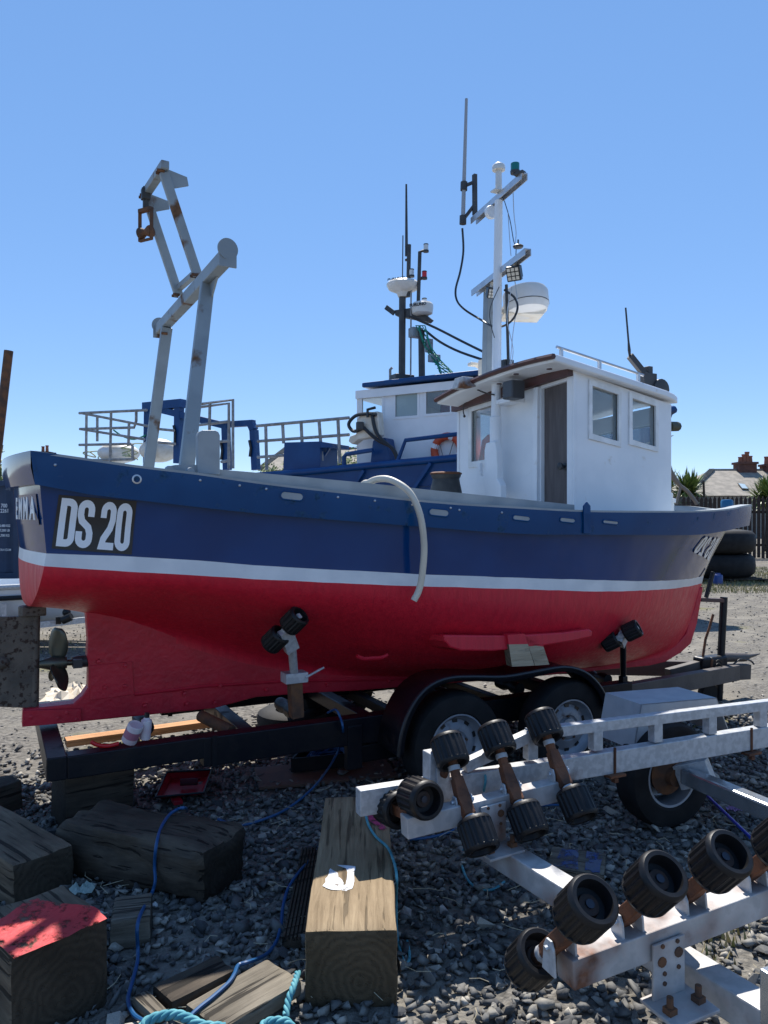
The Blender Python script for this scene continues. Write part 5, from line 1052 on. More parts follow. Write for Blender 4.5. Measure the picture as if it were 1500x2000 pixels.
# wheelhouse
o_ = 1.30; w00 = S_(697, 935, o_); w01 = S_(697, 770, o_); w11 = w01 - AFT * 3.3 + Z * .06; w10 = w00 - AFT * 3.3
WP = (w00, w10, w11, w01); pl = (w00, NS)
hs_ = [hole_px(WP, [(707, 776), (747, 776), (747, 832), (707, 832)], pl), hole_px(WP, [(772, 760), (816, 757), (816, 812), (772, 815)], pl), hole_px(WP, [(832, 754), (880, 751), (880, 806), (832, 809)], pl), hole_px(WP, [(905, 750), (950, 747), (950, 803), (905, 806)], pl)]
wo, wpt, wn = wall('wheelhouse_wall', *WP, hs_, .05, 'shipwhite', ship)
for i, h in enumerate(hs_): window(wpt, NS, h, ship, .05, .012, 'glasshaze' if i == 1 else 'glass', 'shipwhite')
FPn = [p - NS * 2.6 for p in WP]; fo, fpt2, _ = wall('wheelhouse_wall', *FPn, [hs_[0], hs_[2], hs_[3]], -.05, 'shipwhite', ship)
q = MB(); q.hexa([w10, w10 - NS * 2.6, w10 - NS * 2.6 + AFT * .05, w10 + AFT * .05, w11, w11 - NS * 2.6, w11 - NS * 2.6 + AFT * .05, w11 + AFT * .05]); put('wheelhouse_wall', q, M['shipwhite'], ship)
aw0 = w00 - AFT * .75 - NS * .04; aw1 = w01 - AFT * .75 - NS * .04; q = MB(); q.hexa([aw0, aw0 - NS * 2.5, aw0 - NS * 2.5 - AFT * .05, aw0 - AFT * .05, aw1, aw1 - NS * 2.5, aw1 - NS * 2.5 - AFT * .05, aw1 - AFT * .05]); put('wheelhouse_wall', q, M['shipwhite'], ship)
r0 = S_(706, 757, o_ + .12); q = MB(); q.hexa([r0, r0 - NS * 2.9, r0 - NS * 2.9 - AFT * 3.6 + Z * .08, r0 - AFT * 3.6 + Z * .08] + [p + Z * .10 for p in (r0, r0 - NS * 2.9, r0 - NS * 2.9 - AFT * 3.6 + Z * .08, r0 - AFT * 3.6 + Z * .08)]); put('wheelhouse_roof', q, M['shipblue'], ship, bevel=.03)
q = MB(); q.hexa([p - Z * .10 for p in (w01 - NS * .0 + NS * .06, w01 - NS * 2.6, w11 - NS * 2.6, w11 + NS * .06)] + [w01 + NS * .06 + Z * .06, w01 - NS * 2.6 + Z * .06, w11 - NS * 2.6 + Z * .06, w11 + NS * .06 + Z * .06]); put('roof_fascia', q, M['shipwhite'], ship)
q = MB(); c = wpt((hs_[2][0] + hs_[2][1]) / 2, hs_[2][2]) - NS * .5; q.lathe([(.16, 0), (.15, .3), (.06, .5), (.0, .52)], c, Z, 10); put('oilskin', q, mat('dull red cloth', (.20, .03, .03), .8), ship, 50)
# lifebuoy
lc = S_(874, 880, o_ + .06); q = MB(); lr = .27; P = [lc + AFT * (lr * math.cos(a)) + Z * (lr * math.sin(a)) for a in [i * math.pi / 16 for i in range(32)]]; q.tube(P, .075, 10, closed=True); lb = put('lifebuoy', q, M['orange'], ship, 50)
for k in range(4): q = MB(); a = RAD(20 + 90 * k); q.lathe([(.079, -.045), (.079, .045)], lc + AFT * (lr * math.cos(a)) + Z * (lr * math.sin(a)), -AFT * math.sin(a) + Z * math.cos(a), 10, cap=False); put('buoy_band', q, M['shipwhite'], lb)
q = MB(); q.tube([lc + AFT * .2 + Z * .25, lc + AFT * .03 - Z * .3, lc - AFT * .15 + Z * .25], .012, 5); put('buoy_line', q, M['railgrey'], lb)
# handrails and boxes along the near bulwark
def pole(name, pts, r, m='shipblue', o=1.9, n=8): q = MB(); q.tube([S_(x, y, o) for x, y in pts], r, n); return put(name, q, M[m], ship, 40)
pole('handrail', [(672, 925), (672, 892), (677, 887), (728, 879)], .045); pole('handrail', [(775, 905), (792, 860), (900, 847)], .04)
q = MB(); q.prism([S_(x, y, 1.7) for x, y in [(722, 916), (728, 862), (735, 855), (753, 855), (765, 910)]], -NS * .35); put('winch_cabinet', q, M['shipblue'], ship, bevel=.01)
q = MB(); q.prism([S_(x, y, 1.7) for x, y in [(552, 932), (555, 864), (625, 862), (625, 930)]], -NS * .7); put('deck_box', q, M['shipblue'], ship, bevel=.01)
q = MB(); q.prism([S_(x, y, 1.7) for x, y in [(624, 862), (648, 866), (648, 874), (626, 874)]], -NS * .7); q.bar(S_(644, 874, 1.5), S_(628, 900, 1.5), .04, .04); put('box_shelf', q, M['shipblue'], ship)
q = MB(); q.prism([S_(x, y, 1.75) for x, y in [(680, 862), (683, 852), (695, 848), (697, 820), (705, 807), (738, 803), (742, 850), (720, 855), (700, 858), (688, 868)]], -NS * .22); ha_ = put('net_hauler', q, M['cream'], ship, bevel=.02)
for pts in ([(735, 810), (720, 808), (695, 812), (681, 828), (690, 842), (705, 838), (708, 828)], [(710, 835), (735, 858), (765, 875), (779, 905)], [(727, 812), (733, 840), (745, 858), (770, 880), (777, 905)]):
    q = MB(); q.tube(crom([S_(x, y, 1.80) for x, y in pts], 5), .035, 7); put('hydraulic_hose', q, M['plblack'], ship, 50)
q = MB(); q.box(S_(703, 832, 1.85), (.14, .1, .16)); put('hauler_motor', q, M['mastdk'], ha_, bevel=.02)
q = MB(); q.tube([S_(718, 815, 1.82), S_(718, 800, 1.82), S_(733, 796, 1.82)], .03, 6); put('control_lever', q, M['plblack'], ha_, 40)
# stern rails: near run, far run
RL = .034
for pts in ([(155, 807), (287, 801)], [(156, 838), (262, 835), (266, 822), (266, 803)], [(155, 869), (256, 867), (259, 872), (259, 897)], [(170, 899), (262, 897)], [(169, 806), (168, 899)], [(217, 804), (215, 906)], [(160, 807), (288, 832)], [(157, 838), (282, 858)], [(190, 813), (190, 862)], [(252, 826), (251, 866)],
            [(378, 791), (455, 781), (455, 915)], [(376, 797), (447, 788), (447, 915)], [(410, 787), (409, 840)], [(372, 832), (449, 823)], [(368, 868), (449, 861)], [(432, 902), (449, 899)],
            [(501, 832), (682, 816)], [(503, 862), (682, 849)], [(503, 893), (628, 884)], [(519, 831), (521, 918)], [(552, 828), (554, 866)], [(588, 824), (590, 864)], [(623, 820), (629, 900)], [(660, 818), (664, 905)], [(310, 838), (340, 841)], [(310, 864), (342, 867)]):
    pole('guard_rail', pts, RL, 'railgrey', 1.6, 6)
for pts, r in (([(291, 792), (289, 905)], .10), ([(350, 795), (348, 905)], .10), ([(283, 795), (358, 788)], .12), ([(312, 800), (442, 832)], .09), ([(441, 830), (444, 918)], .09), ([(432, 830), (496, 826)], .08), ([(490, 826), (496, 840), (500, 918)], .09)):
    q = MB(); P = [S_(x, y, 1.4) for x, y in pts]
    for a, b in zip(P[:-1], P[1:]): q.bar(a, b, r * 1.6, r * 1.6, NS)
    put('stern_frame', q, M['shipblue'], ship)
for pts in ([(339, 831), (342, 845), (341, 868)], [(431, 862), (434, 880), (432, 898)], [(487, 860), (490, 875), (488, 892)]): pole('step_bracket', pts, .03, 'plblack', 1.5, 6)
# buoys and netting on the after deck
for x, y, rr, sc, lab in ((310, 880, .33, (1.35, 1, .85), 'cream fishing buoy lying on the workboat stern'), (232, 885, .33, (1.5, 1.2, .75), 'white fishing buoy under green netting on the workboat stern')):
    q = MB(); q.ball(S_(x, y, 1.2), rr, 14, sc); o = put('buoy', q, M['cream'] if x > 300 else M['radome'], None, 50); tag(o, lab, 'buoy')
nw = random.Random(5); q = MB()
for k in range(16):
    a = S_(nw.uniform(195, 275), nw.uniform(865, 900), nw.uniform(1.0, 1.5)); P = [a]
    for j in range(5): P.append(P[-1] + V((nw.uniform(-.35, .35), nw.uniform(-.2, .2), nw.uniform(-.14, .12))))
    q.tube(crom(P, 4), .016, 5)
o = put('net_heap', q, mat('pale green twine', (.26, .36, .24), .8, base2=(.42, .40, .26), scale=4), None, 50); o['kind'] = 'stuff'; tag(o, 'tangled pale green twine over the buoy on the workboat stern', 'net')
q = MB(); q.tube(crom([S_(x, y, 1.5) for x, y in ((222, 840), (240, 852), (262, 858), (285, 850))], 4), .02, 5); put('rail_rope', q, M['netgreen'], ship)
# masts
D_ = lambda x, y: S_(x, y, .3)
def mpole(name, pts, r, m='mastdk'): q = MB(); q.tube([D_(*p) for p in pts], r, 8); return put(name, q, M[m], ship, 40)
mpole('mast', [(785, 738), (786, 572)], .075); mpole('mast', [(824, 742), (823, 645)], .07); mpole('whip_aerial', [(794, 500), (793.5, 360)], [.035, .02]); mpole('mast_top', [(797, 580), (799, 478)], .045); mpole('thin_aerial', [(802, 735), (803, 560)], .018, 'railgrey'); mpole('thin_aerial', [(786, 550), (787, 460)], .012)
mpole('lamp_pole', [(817, 590), (820, 492), (831, 489)], .04); mpole('lamp_arm', [(820, 545), (829, 541)], .035); mpole('aerial_clip', [(792, 482), (801, 480)], .03); mpole('aerial_clip', [(792, 508), (801, 506)], .03)
for x, y, m in ((832, 484, 'clearlens'), (829, 537, 'redlens'), (804, 533, 'clearlens'), (829, 590, 'clearlens')):
    q = MB(); q.lathe([(.05, -.05), (.05, .06), (.0, .065)], D_(x, y), Z, 10); l = put('mast_lamp', q, M[m], ship, 40); q = MB(); q.lathe([(.06, -.09), (.06, -.05)], D_(x, y), Z, 10); q.lathe([(.055, .061), (.05, .08)], D_(x, y), Z, 10); put('lamp_cap', q, M['mastdk'], l, 40)
c = D_(787, 560); q = MB(); q.lathe([(.10, -.22), (.14, -.13), (.30, -.06), (.345, .02), (.345, .05), (.30, .10), (.12, .14), (.0, .145)], c, Z, 28); sc1 = put('satellite_dome', q, M['radome'], ship, 40)
text_mesh('FURUNO', 'dome_lettering', M['plblack'], .075, 1.3, .002, sc1, basis(c + NS * .33 + Z * .085 - AFT * .0, -AFT, V((0, 0, 1)) - NS * .5), .002)
c = D_(825, 604); q = MB(); q.lathe([(.14, -.12), (.21, -.09), (.225, .0), (.225, .09), (.19, .13), (.0, .135)], c, Z, 24); sc2 = put('radar_scanner', q, M['radome'], ship, 40)
text_mesh('FURUNO', 'scanner_lettering', M['plblack'], .085, 1.1, .003, sc2, basis(c + NS * .23 + Z * .045, -AFT, Z), .002)
q = MB(); q.prism([D_(x, y) for x, y in ((770, 606), (812, 600), (840, 622), (834, 628), (806, 622), (772, 616))], -NS * .2); q.bar(D_(770, 612), D_(754, 600), .05, .1); put('mast_platform', q, M['mastdk'], ship)
q = MB(); q.box(D_(812, 650), (.26, .2, .2)); q.box(D_(838, 675), (.14, .12, .28)); q.box(D_(848, 700), (.24, .14, .16)); put('mast_gear', q, M['steel'], ship, bevel=.02)
for pts in ([(800, 618), (850, 640), (905, 668), (960, 695)], [(830, 645), (860, 668), (900, 688), (960, 708)], [(700, 845), (705, 842)]): q = MB(); q.tube(crom([D_(*p) for p in pts], 4), .028, 6); put('boom_stay', q, M['mastdk'], ship, 40)
q = MB(); q.box(D_(785, 740), (.45, .3, .16)); put('roof_box', q, M['mastdk'], ship, bevel=.02)
mpole('roof_light', [(762, 744), (762, 722), (766, 718)], .03, 'railgrey')
# green net hanging from the mast: crossing strands
q = MB(); tp_ = [(812, 640), (830, 632)]; bt_ = [(862, 735), (893, 730)]
def npnt(u, v): x = lerp(lerp(812, 830, u), lerp(862, 893, u), v) - 6 * math.sin(math.pi * v); y = lerp(636, 733, v) + 10 * math.sin(math.pi * v) * .5; w_ = 1 - .45 * math.sin(math.pi * v); cx = lerp(821, 877, v) - 6 * math.sin(math.pi * v); return S_(cx + (x - cx) * w_, y, .35 + .1 * math.sin(u * 9))
for i in range(9):
    q.tube([npnt(min(1, max(0, i / 8 + .25 * math.sin(j * .8 + i))), j / 12) for j in range(13)], .012, 4); 
for j in range(13): q.tube([npnt(i / 6, j / 12) for i in range(7)], .009, 4)
o = put('hanging_net', q, M['netgreen'], ship)
# ================================================================== BACKGROUND
# leaning pole at the left edge
q = MB(); p0 = at_d(17, 685, 8); p1 = at_d(-57, 1330, 8); p1.z = -.02; q.tube([p1, p0], .045, 12); o = put('leaning_pole', q, M['rusty'], None, 40); tag(o, 'rusty brown steel pole leaning above the boat stern', 'pole')
# blue shipping container
cr = at_d(33, 1131, 20); cr.z = 0; cx = -RT; cyv = FW; ct = thing('shipping_container', cr, 'dark blue shipping container with white stencilled numbers behind the stern', 'container')
q = MB(); n = 60; prof = [(i / n * 6.0, (.036 if i % 4 in (1, 2) else 0)) for i in range(n + 1)]
conM = mat('container blue', (.012, .035, .085), .5, base2=(.018, .045, .10), scale=3)
lo4 = [cr + cx * a + cyv * (.05 + b) + Z * .18 for a, b in prof]; hi4 = [p + Z * 2.25 for p in lo4]; q.grid([lo4, hi4]); put('corrugated_side', q, conM, ct)
q = MB(); q.bar(cr + Z * .09, cr + cx * 6 + Z * .09, .12, .16); put('bottom_rail', q, conM, ct); q = MB(); q.bar(cr + Z * 2.5, cr + cx * 6 + Z * 2.5, .10, .14); put('top_rail', q, conM, ct)
q = MB(); q.bar(cr + Z * .0, cr + Z * 2.57, .13, .13, FW); put('corner_post', q, conM, ct)
q = MB(); q.hexa([p + Z * z for z in (.05, 2.5) for p in (cr + cyv * .12 + RT * .03, cr + cx * 6 + cyv * .12, cr + cx * 6 + cyv * 2.4, cr + cyv * 2.4 + RT * .03)]); put('container_body', q, conM, ct)
for s, px, py, sz in (('700', 8, 988, .14), ('2261', 9, 998, .14), ('30,480 KG', 8, 1027, .09), ('67,200 LB', 8, 1036, .09), ('3,700 KG', 8, 1046, .09), ('76.4 CU.M', 11, 1074, .08)):
    text_mesh(s, 'stencil_text', M['letter'], sz, .8, .002, ct, basis(at_d(px, py, 19.98), RT, Z), .002)
# white dinghy on its galvanised trailer, left of the rudder
dg = thing('dinghy', at_z(60, 1276, 0), 'white open boat on a low galvanised trailer seen past the rudder', 'boat')
dd = 9.4; DP = lambda x, y, k=0.: at_d(x, y, dd + k)
q = MB(); rws = []
for k, (yt, wv) in enumerate(((1140, 1.0), (1160, .98), (1190, .85), (1212, .5), (1222, .05))):
    row = []
    for i in range(20):
        f = i / 19; x = lerp(-420, 230, f); b = .75 * (1 - max(0, f - .55) / .45 * .0) * math.sqrt(max(.0, 1 - max(0, f - .6) ** 2 / .16)) * wv
        row.append(DP(x, yt - 22 * max(0, f - .6) * (1 if k < 2 else 0) + (-26 * max(0, f - .7) if k > 2 else 0), .75) - FW * b)
    rws.append(row)
q.grid(rws); q.grid([[p + FW * (2 * (DP(0, 0, .75) - p).dot(FW)) for p in r] for r in rws]); put('dinghy_hull', q, mat('dinghy white', (.62, .66, .70), .35, base2=(.56, .6, .64), scale=3), dg, 50)
q = MB(); q.tube([p for p in rws[0]], .035, 8); put('dinghy_gunwale', q, M['galv'], dg, 40)
q = MB(); q.tube([p - FW * .02 for p in rws[1]], .03, 8); put('rubbing_strake', q, M['chassis'], dg, 40)
dt_ = thing('dinghy_trailer', at_z(40, 1278, 0), 'low galvanised trailer with black keel roller under the white open boat', 'trailer')
q = MB(); q.bar(DP(-300, 1262), DP(210, 1206), .06, .07); put('trailer_beam', q, M['galv'], dt_)
q = MB(); q.bar(DP(-300, 1262, 1.2), DP(230, 1200, 1.2), .06, .07); put('trailer_beam', q, M['galv'], dt_)
q = MB(); q.bar(DP(8, 1178), DP(8, 1236), .05, .05); put('trailer_post', q, M['galv'], dt_)
q = MB(); q.tube([DP(122, 1212, -.02), DP(140, 1204, -.02)], .05, 10); q.box(DP(114, 1212, -.02), (.06, .06, .08)); put('keel_roller', q, M['roller'], dt_, 40)
q = MB(); q.ball(DP(130, 1196, .1), .05, 8); put('trailer_knob', q, M['roller'], dt_, 40)
for k in (0, 1.2): q = MB(); c = DP(-120, 1243, k); c.z = .26; q.lathe([(.12, -.08), (.22, -.09), (.26, -.05), (.26, .05), (.22, .09), (.12, .08)], c, FW, 28, closed=True); put('trailer_wheel', q, M['rubber'], dt_, 40)
q = MB(); c = DP(195, 1210); q.tube([V((c.x, c.y, 0)), c], .025, 8); put('jockey_leg', q, M['galv'], dt_, 40)
# big tyre stack on blocks
ty_c = at_z(1424, 1138, 0); ty_c = V((ty_c.x, ty_c.y, 0)) + FW * .8
q = MB(); prof_t = [(.50, .04), (.62, .0), (.84, .03), (.93, .12), (.95, .3), (.93, .48), (.84, .57), (.62, .60), (.50, .56)]
tyM = q.lathe(prof_t, (0, 0, 0), Z, 40, closed=True).mesh('big_tyre', M['rubber'], 40)
for z, lab, dx in ((.10, 'huge worn tyre at the bottom of the stack beyond the bow', 0), (.70, 'huge worn tyre on top of the stack beyond the bow', .02)):
    o = link('big_tyre', tyM); o.location = ty_c + V((dx, 0, z)); tag(o, lab, 'tyre')
pal = thing('pallet', ty_c, 'broken pallet under the stack of huge tyres', 'pallet')
for i in range(6): q = MB(); q.bar(ty_c + RT * -.85 + FW * (i * .3 - .8) + Z * .085, ty_c + RT * .95 + FW * (i * .3 - .8) + Z * .085, .11, .022); put('pallet_slat', q, W2, pal)
for i in (-.8, .05, .9): q = MB(); q.bar(ty_c + RT * i - FW * .85 + Z * .037, ty_c + RT * i + FW * .85 + Z * .037, .10, .072); put('pallet_bearer', q, W2, pal)
q = MB(); c = at_z(1402, 1142, 0); q.lathe([(.0, .001), (.11, .001), (.115, .2), (.10, .24), (.06, .25), (.06, .28), (.0, .281)], V((c.x, c.y, 0)), Z, 16); o = put('plastic_drum', q, mat('blue drum', (.01, .05, .22), .35), None, 40); tag(o, 'small blue plastic drum beside the tyre pallet', 'drum')
# palisade fence
fd = 29.0; fe = thing('palisade_fence', at_d(1450, 1090, fd) * 1., 'dark brown pointed palisade fence beyond the tyres', 'fence'); fe.location.z = 0
pkM = wood('fence brown', (.035, .024, .020), (.075, .052, .042), 6, crack=.2); pz = 2.36
pm = MB(); pm.prism([V((-.055, 0, 0)), V((.055, 0, 0)), V((.055, 0, pz - .12)), V((0, 0, pz)), V((-.055, 0, pz - .12))], (0, .03, 0)); PK = pm.mesh('picket', pkM)
for i in range(46):
    x = 1336 + i * 8.6; b = at_d(x, 1000, fd); o = link('picket', PK, fe); o.matrix_basis = Matrix.Translation(V((b.x, b.y, random.uniform(-.03, .03)))) @ Matrix.Rotation(RAD(-YAW + random.uniform(-2, 2)), 4, 'Z')
for z in (.5, 1.75): q = MB(); a, b = at_d(1330, 1000, fd + .1), at_d(1740, 1000, fd + .1); q.bar(V((a.x, a.y, z)), V((b.x, b.y, z)), .06, .09); put('fence_rail', q, pkM, fe)
# boarded wall with brick base, nearer left run
bw = thing('boundary_wall', at_d(1340, 1060, 31), 'low brick boundary wall topped with weathered boards', 'wall'); bw.location.z = 0
def wl(x0, x1, z0, z1, d, th, name, m): a, b = at_d(x0, 1000, d), at_d(x1, 1000, d); q = MB(); q.bar(V((a.x, a.y, (z0 + z1) / 2)), V((b.x, b.y, (z0 + z1) / 2)), th, z1 - z0); return put(name, q, m, bw)
brickM = mat('brick wall', (.19, .065, .042), .85, base2=(.12, .045, .032), scale=3, bump=.3, bscale=20)
wl(1180, 1430, 0, 1.62, 31, .25, 'brick_base', brickM)
for i in range(3): wl(1180, 1400 - i * 6, 1.66 + i * .24, 1.87 + i * .24, 30.9, .05, 'board', W4)
# driftwood stake
q = MB(); q.tube(crom([at_d(x, y, 27) for x, y in ((1304, 908), (1312, 926), (1326, 946), (1345, 962), (1362, 985))], 4), [.10] * 8 + [.07] * 9, 8); q.tube([at_d(1330, 948, 27), at_d(1321, 985, 27)], .05, 6); o = put('bent_branch', q, mat('bleached branch', (.20, .165, .135), .8), None, 50); tag(o, 'bleached bent branch leaning on the boarded wall', 'branch')
q = MB(); q.tube([at_d(1374, 940, 33), at_d(1377, 1010, 33)], .05, 6); o = put('stake', q, W2); tag(o, 'thin dark stake standing in front of the tiled roof', 'stake')
c = at_d(1420, 985, 26); q = MB(); q.lathe([(.18, -1.95), (.20, -.2), (.20, .1), (.16, .16), (.0, .17)], c, Z, 16); o = put('water_butt', q, mat('butt blue', (.01, .12, .26), .4), None, 40); tag(o, 'blue water butt with its lid by the palisade fence', 'barrel')
# houses
slate = mat('roof slates', (.21, .19, .16), .85, base2=(.30, .265, .22), scale=2.2, bump=.4, bscale=9); harl = mat('pebbledash', (.30, .27, .23), .9)
chM = mat('chimney brick', (.13, .055, .038), .85, base2=(.09, .04, .03), scale=6, bump=.3, bscale=14); potM = mat('clay pot', (.28, .10, .055), .8)
def house(name, label, d, xl, xr, xrl, yr, ye, yb, chims, sky_w=None, hip=True):
    e = thing(name, at_d((xl + xr) / 2, yb, d), label, 'house'); e.location.z = 0; dep = 9.0
    a, b = at_d(xl, ye, d), at_d(xr, ye, d); c1, c2 = a + FW * dep, b + FW * dep; ra = at_d(xrl, yr, d + dep / 2 * .0); rb = at_d(xr, yr, d); zr = CAM.z + (1000 - yr) / FPX * (d + dep / 2)
    r1 = at_d(xrl, 1000, d + dep / 2); r1.z = zr; r2 = at_d(xr, 1000, d + dep / 2); r2.z = zr
    q = MB(); q.v = [tuple(p) for p in (a, b, c2, c1, r1, r2)]
    for f in ((0, 1, 5, 4), (2, 3, 4, 5), (3, 0, 4), (1, 2, 5)): q.face(f)
    rf_ = put('roof', q, slate, e)
    q = MB(); ins = .25; A = [a + RT * ins + FW * ins, b - RT * ins + FW * ins, c2 - RT * ins - FW * ins, c1 + RT * ins - FW * ins]; q.hexa([V((p.x, p.y, 0)) for p in A] + [V((p.x, p.y, a.z - .02)) for p in A]); put('wall', q, harl, e)
    q = MB(); q.tube([r1, r2], .10, 6); put('ridge_tiles', q, chM if False else slate, rf_)
    nrid = 22
    for i in range(nrid):
        p_ = a.lerp(r1, (i + .5) / nrid); h_q = MB(); h_q.box(p_ + Z * .05, (.34, .34, .16), Matrix.Rotation(RAD(30), 3, 'Z')); put('hip_tile', h_q, slate, rf_)
    for cx0, cx1, cyt, pots in chims:
        p0_, p1_ = at_d(cx0, 1000, d + dep / 2), at_d(cx1, 1000, d + dep / 2); zt = CAM.z + (1000 - cyt) / FPX * (d + dep / 2); w_ = (p1_ - p0_).length
        q = MB(); m_ = (p0_ + p1_) / 2; q.box(V((m_.x, m_.y, (zt + a.z) / 2)), (w_, 1.0, zt - a.z), Matrix.Rotation(RAD(-YAW), 3, 'Z')); q.box(V((m_.x, m_.y, zt)), (w_ + .18, 1.18, .16), Matrix.Rotation(RAD(-YAW), 3, 'Z')); ch = put('chimney', q, chM, rf_)
        for px, hh in pots: pp = at_d(px, 1000, d + dep / 2); q = MB(); q.lathe([(.17, 0), (.14, hh * .8), (.17, hh * .85), (.17, hh)], V((pp.x, pp.y, zt + .05)), Z, 10); put('chimney_pot', q, potM, ch, 40)
    if sky_w:
        x0, y0, x1, y1 = sky_w; nrm = (b - a).cross(r1 - a).normalized(); nrm = nrm if nrm.z > 0 else -nrm; P = [at_pl(x, y, a, nrm) + nrm * .06 for x, y in ((x0, y0), (x1, y0 + 2), (x1 + 9, y1 + 1), (x0 + 9, y1))]
        q = MB(); q.prism(P, nrm * .05); w1 = put('roof_window', q, M['mastdk'], rf_); cg = sum(P, V()) / 4; q = MB(); q.prism([p.lerp(cg, .14) + nrm * .052 for p in P], nrm * .01); put('roof_pane', q, mat('roof glass', (.42, .52, .56), .12), w1)
    return e
house('bungalow', 'grey slate hipped bungalow with brick chimneys beyond the palisade fence', 52, 1338, 1640, 1391, 918, 968, 1034, [(1438, 1472, 905, [(1446, .42), (1453, .62), (1459, .8), (1465, .5)]), (1490, 1530, 909, [(1497, .6), (1504, .6), (1512, .5)])], (1440, 946, 1454, 957))
house('bungalow', 'grey slate bungalow seen through the workboat railings', 60, 505, 705, 560, 876, 918, 1030, [(652, 690, 886, [(660, .6), (670, .5), (682, .5)])])
house('bungalow', 'far slate house whose chimneys peep over the boat stern', 75, 20, 150, 60, 900, 930, 1024, [(80, 98, 884, [(84, .6), (92, .7)])])
# cabbage palms and bushes
leafA = [mat('strap leaf %d' % i, c, .5) for i, c in enumerate(((.10, .16, .035), (.17, .23, .05), (.26, .29, .09), (.05, .09, .02)))]
def palm(px, d, zc, R, label, n=520, seed=1):
    r = random.Random(seed); b = at_d(px, 1000, d); b.z = 0; e = thing('cabbage_palm', b, label, 'palm')
    q = MB(); q.tube([b, V((b.x + .05, b.y, zc * .5)), V((b.x, b.y, zc))], [.16, .13, .12], 8); put('trunk', q, W2, e)
    q = MB(); heads = [V((b.x, b.y, zc))] + [V((b.x + r.uniform(-.6, .6) * R, b.y + r.uniform(-.5, .5), zc + r.uniform(-.5, .25) * R)) for _ in range(4)]
    for i in range(n):
        h = r.choice(heads); a = r.uniform(0, 6.283); el = r.uniform(-.7, 1.5); L_ = R * r.uniform(.55, 1.0); d0 = V((math.cos(a) * math.cos(el), math.sin(a) * math.cos(el), math.sin(el))); sd = d0.cross(Z); sd = sd.normalized() if sd.length > .05 else V((1, 0, 0)); w_ = R * .035
        p0_ = h; p1_ = h + d0 * L_ * .6; p2_ = h + d0 * L_ - Z * (L_ * .18 * (1 - abs(math.sin(el)))); k = len(q.v); q.v += [tuple(p0_ - sd * w_ * .6), tuple(p0_ + sd * w_ * .6), tuple(p1_ + sd * w_), tuple(p1_ - sd * w_), tuple(p2_)]; mi = r.choice((0, 1, 1, 2, 3)); q.face((k, k + 1, k + 2, k + 3), mi); q.face((k + 3, k + 2, k + 4), mi)
    put('crown', q, leafA, e, recalc=False)
palm(1338, 36, 2.75, 1.25, 'spiky green cabbage palm between wheelhouse and bungalow roof', 700, 2); palm(1500, 34, 2.6, 1.15, 'spiky yellow-green cabbage palm beside the palisade fence', 600, 4)
def bush(px, py, d, rx, rz, label, n=900, seed=1, name='bush'):
    r = random.Random(seed); c = at_d(px, py, d); e = thing(name, V((c.x, c.y, 0)), label, 'bush'); q = MB()
    q.tube([V((c.x, c.y, 0)), c], [.15, .08], 6); put('trunk', q, W2, e); q = MB()
    cl = [c + V((r.gauss(0, rx * .45), r.gauss(0, rx * .35), r.gauss(0, rz * .45))) for _ in range(14)]
    for i in range(n):
        p = r.choice(cl) + V((r.gauss(0, rx * .22), r.gauss(0, rx * .22), r.gauss(0, rz * .22))); u = V((r.gauss(0, 1), r.gauss(0, 1), r.gauss(0, 1))).normalized(); v = u.orthogonal().normalized(); s = r.uniform(.06, .14); k = len(q.v); q.v += [tuple(p - u * s), tuple(p + v * s * .6), tuple(p + u * s), tuple(p - v * s * .6)]; q.face((k, k + 1, k + 2, k + 3), r.choice((0, 1, 1, 2, 3)))
    put('crown', q, leafA, e, recalc=False)
bush(665, 905, 45, 1.5, 1.0, 'green bush in sun behind the workboat handrail', 900, 3); bush(-14, 940, 30, .45, .8, 'green leafy bush showing beside the stern above the container', 900, 8)
bush(540, 925, 50, 1.2, .7, 'low green bush below the slate roof behind the blue deck box', 500, 9)
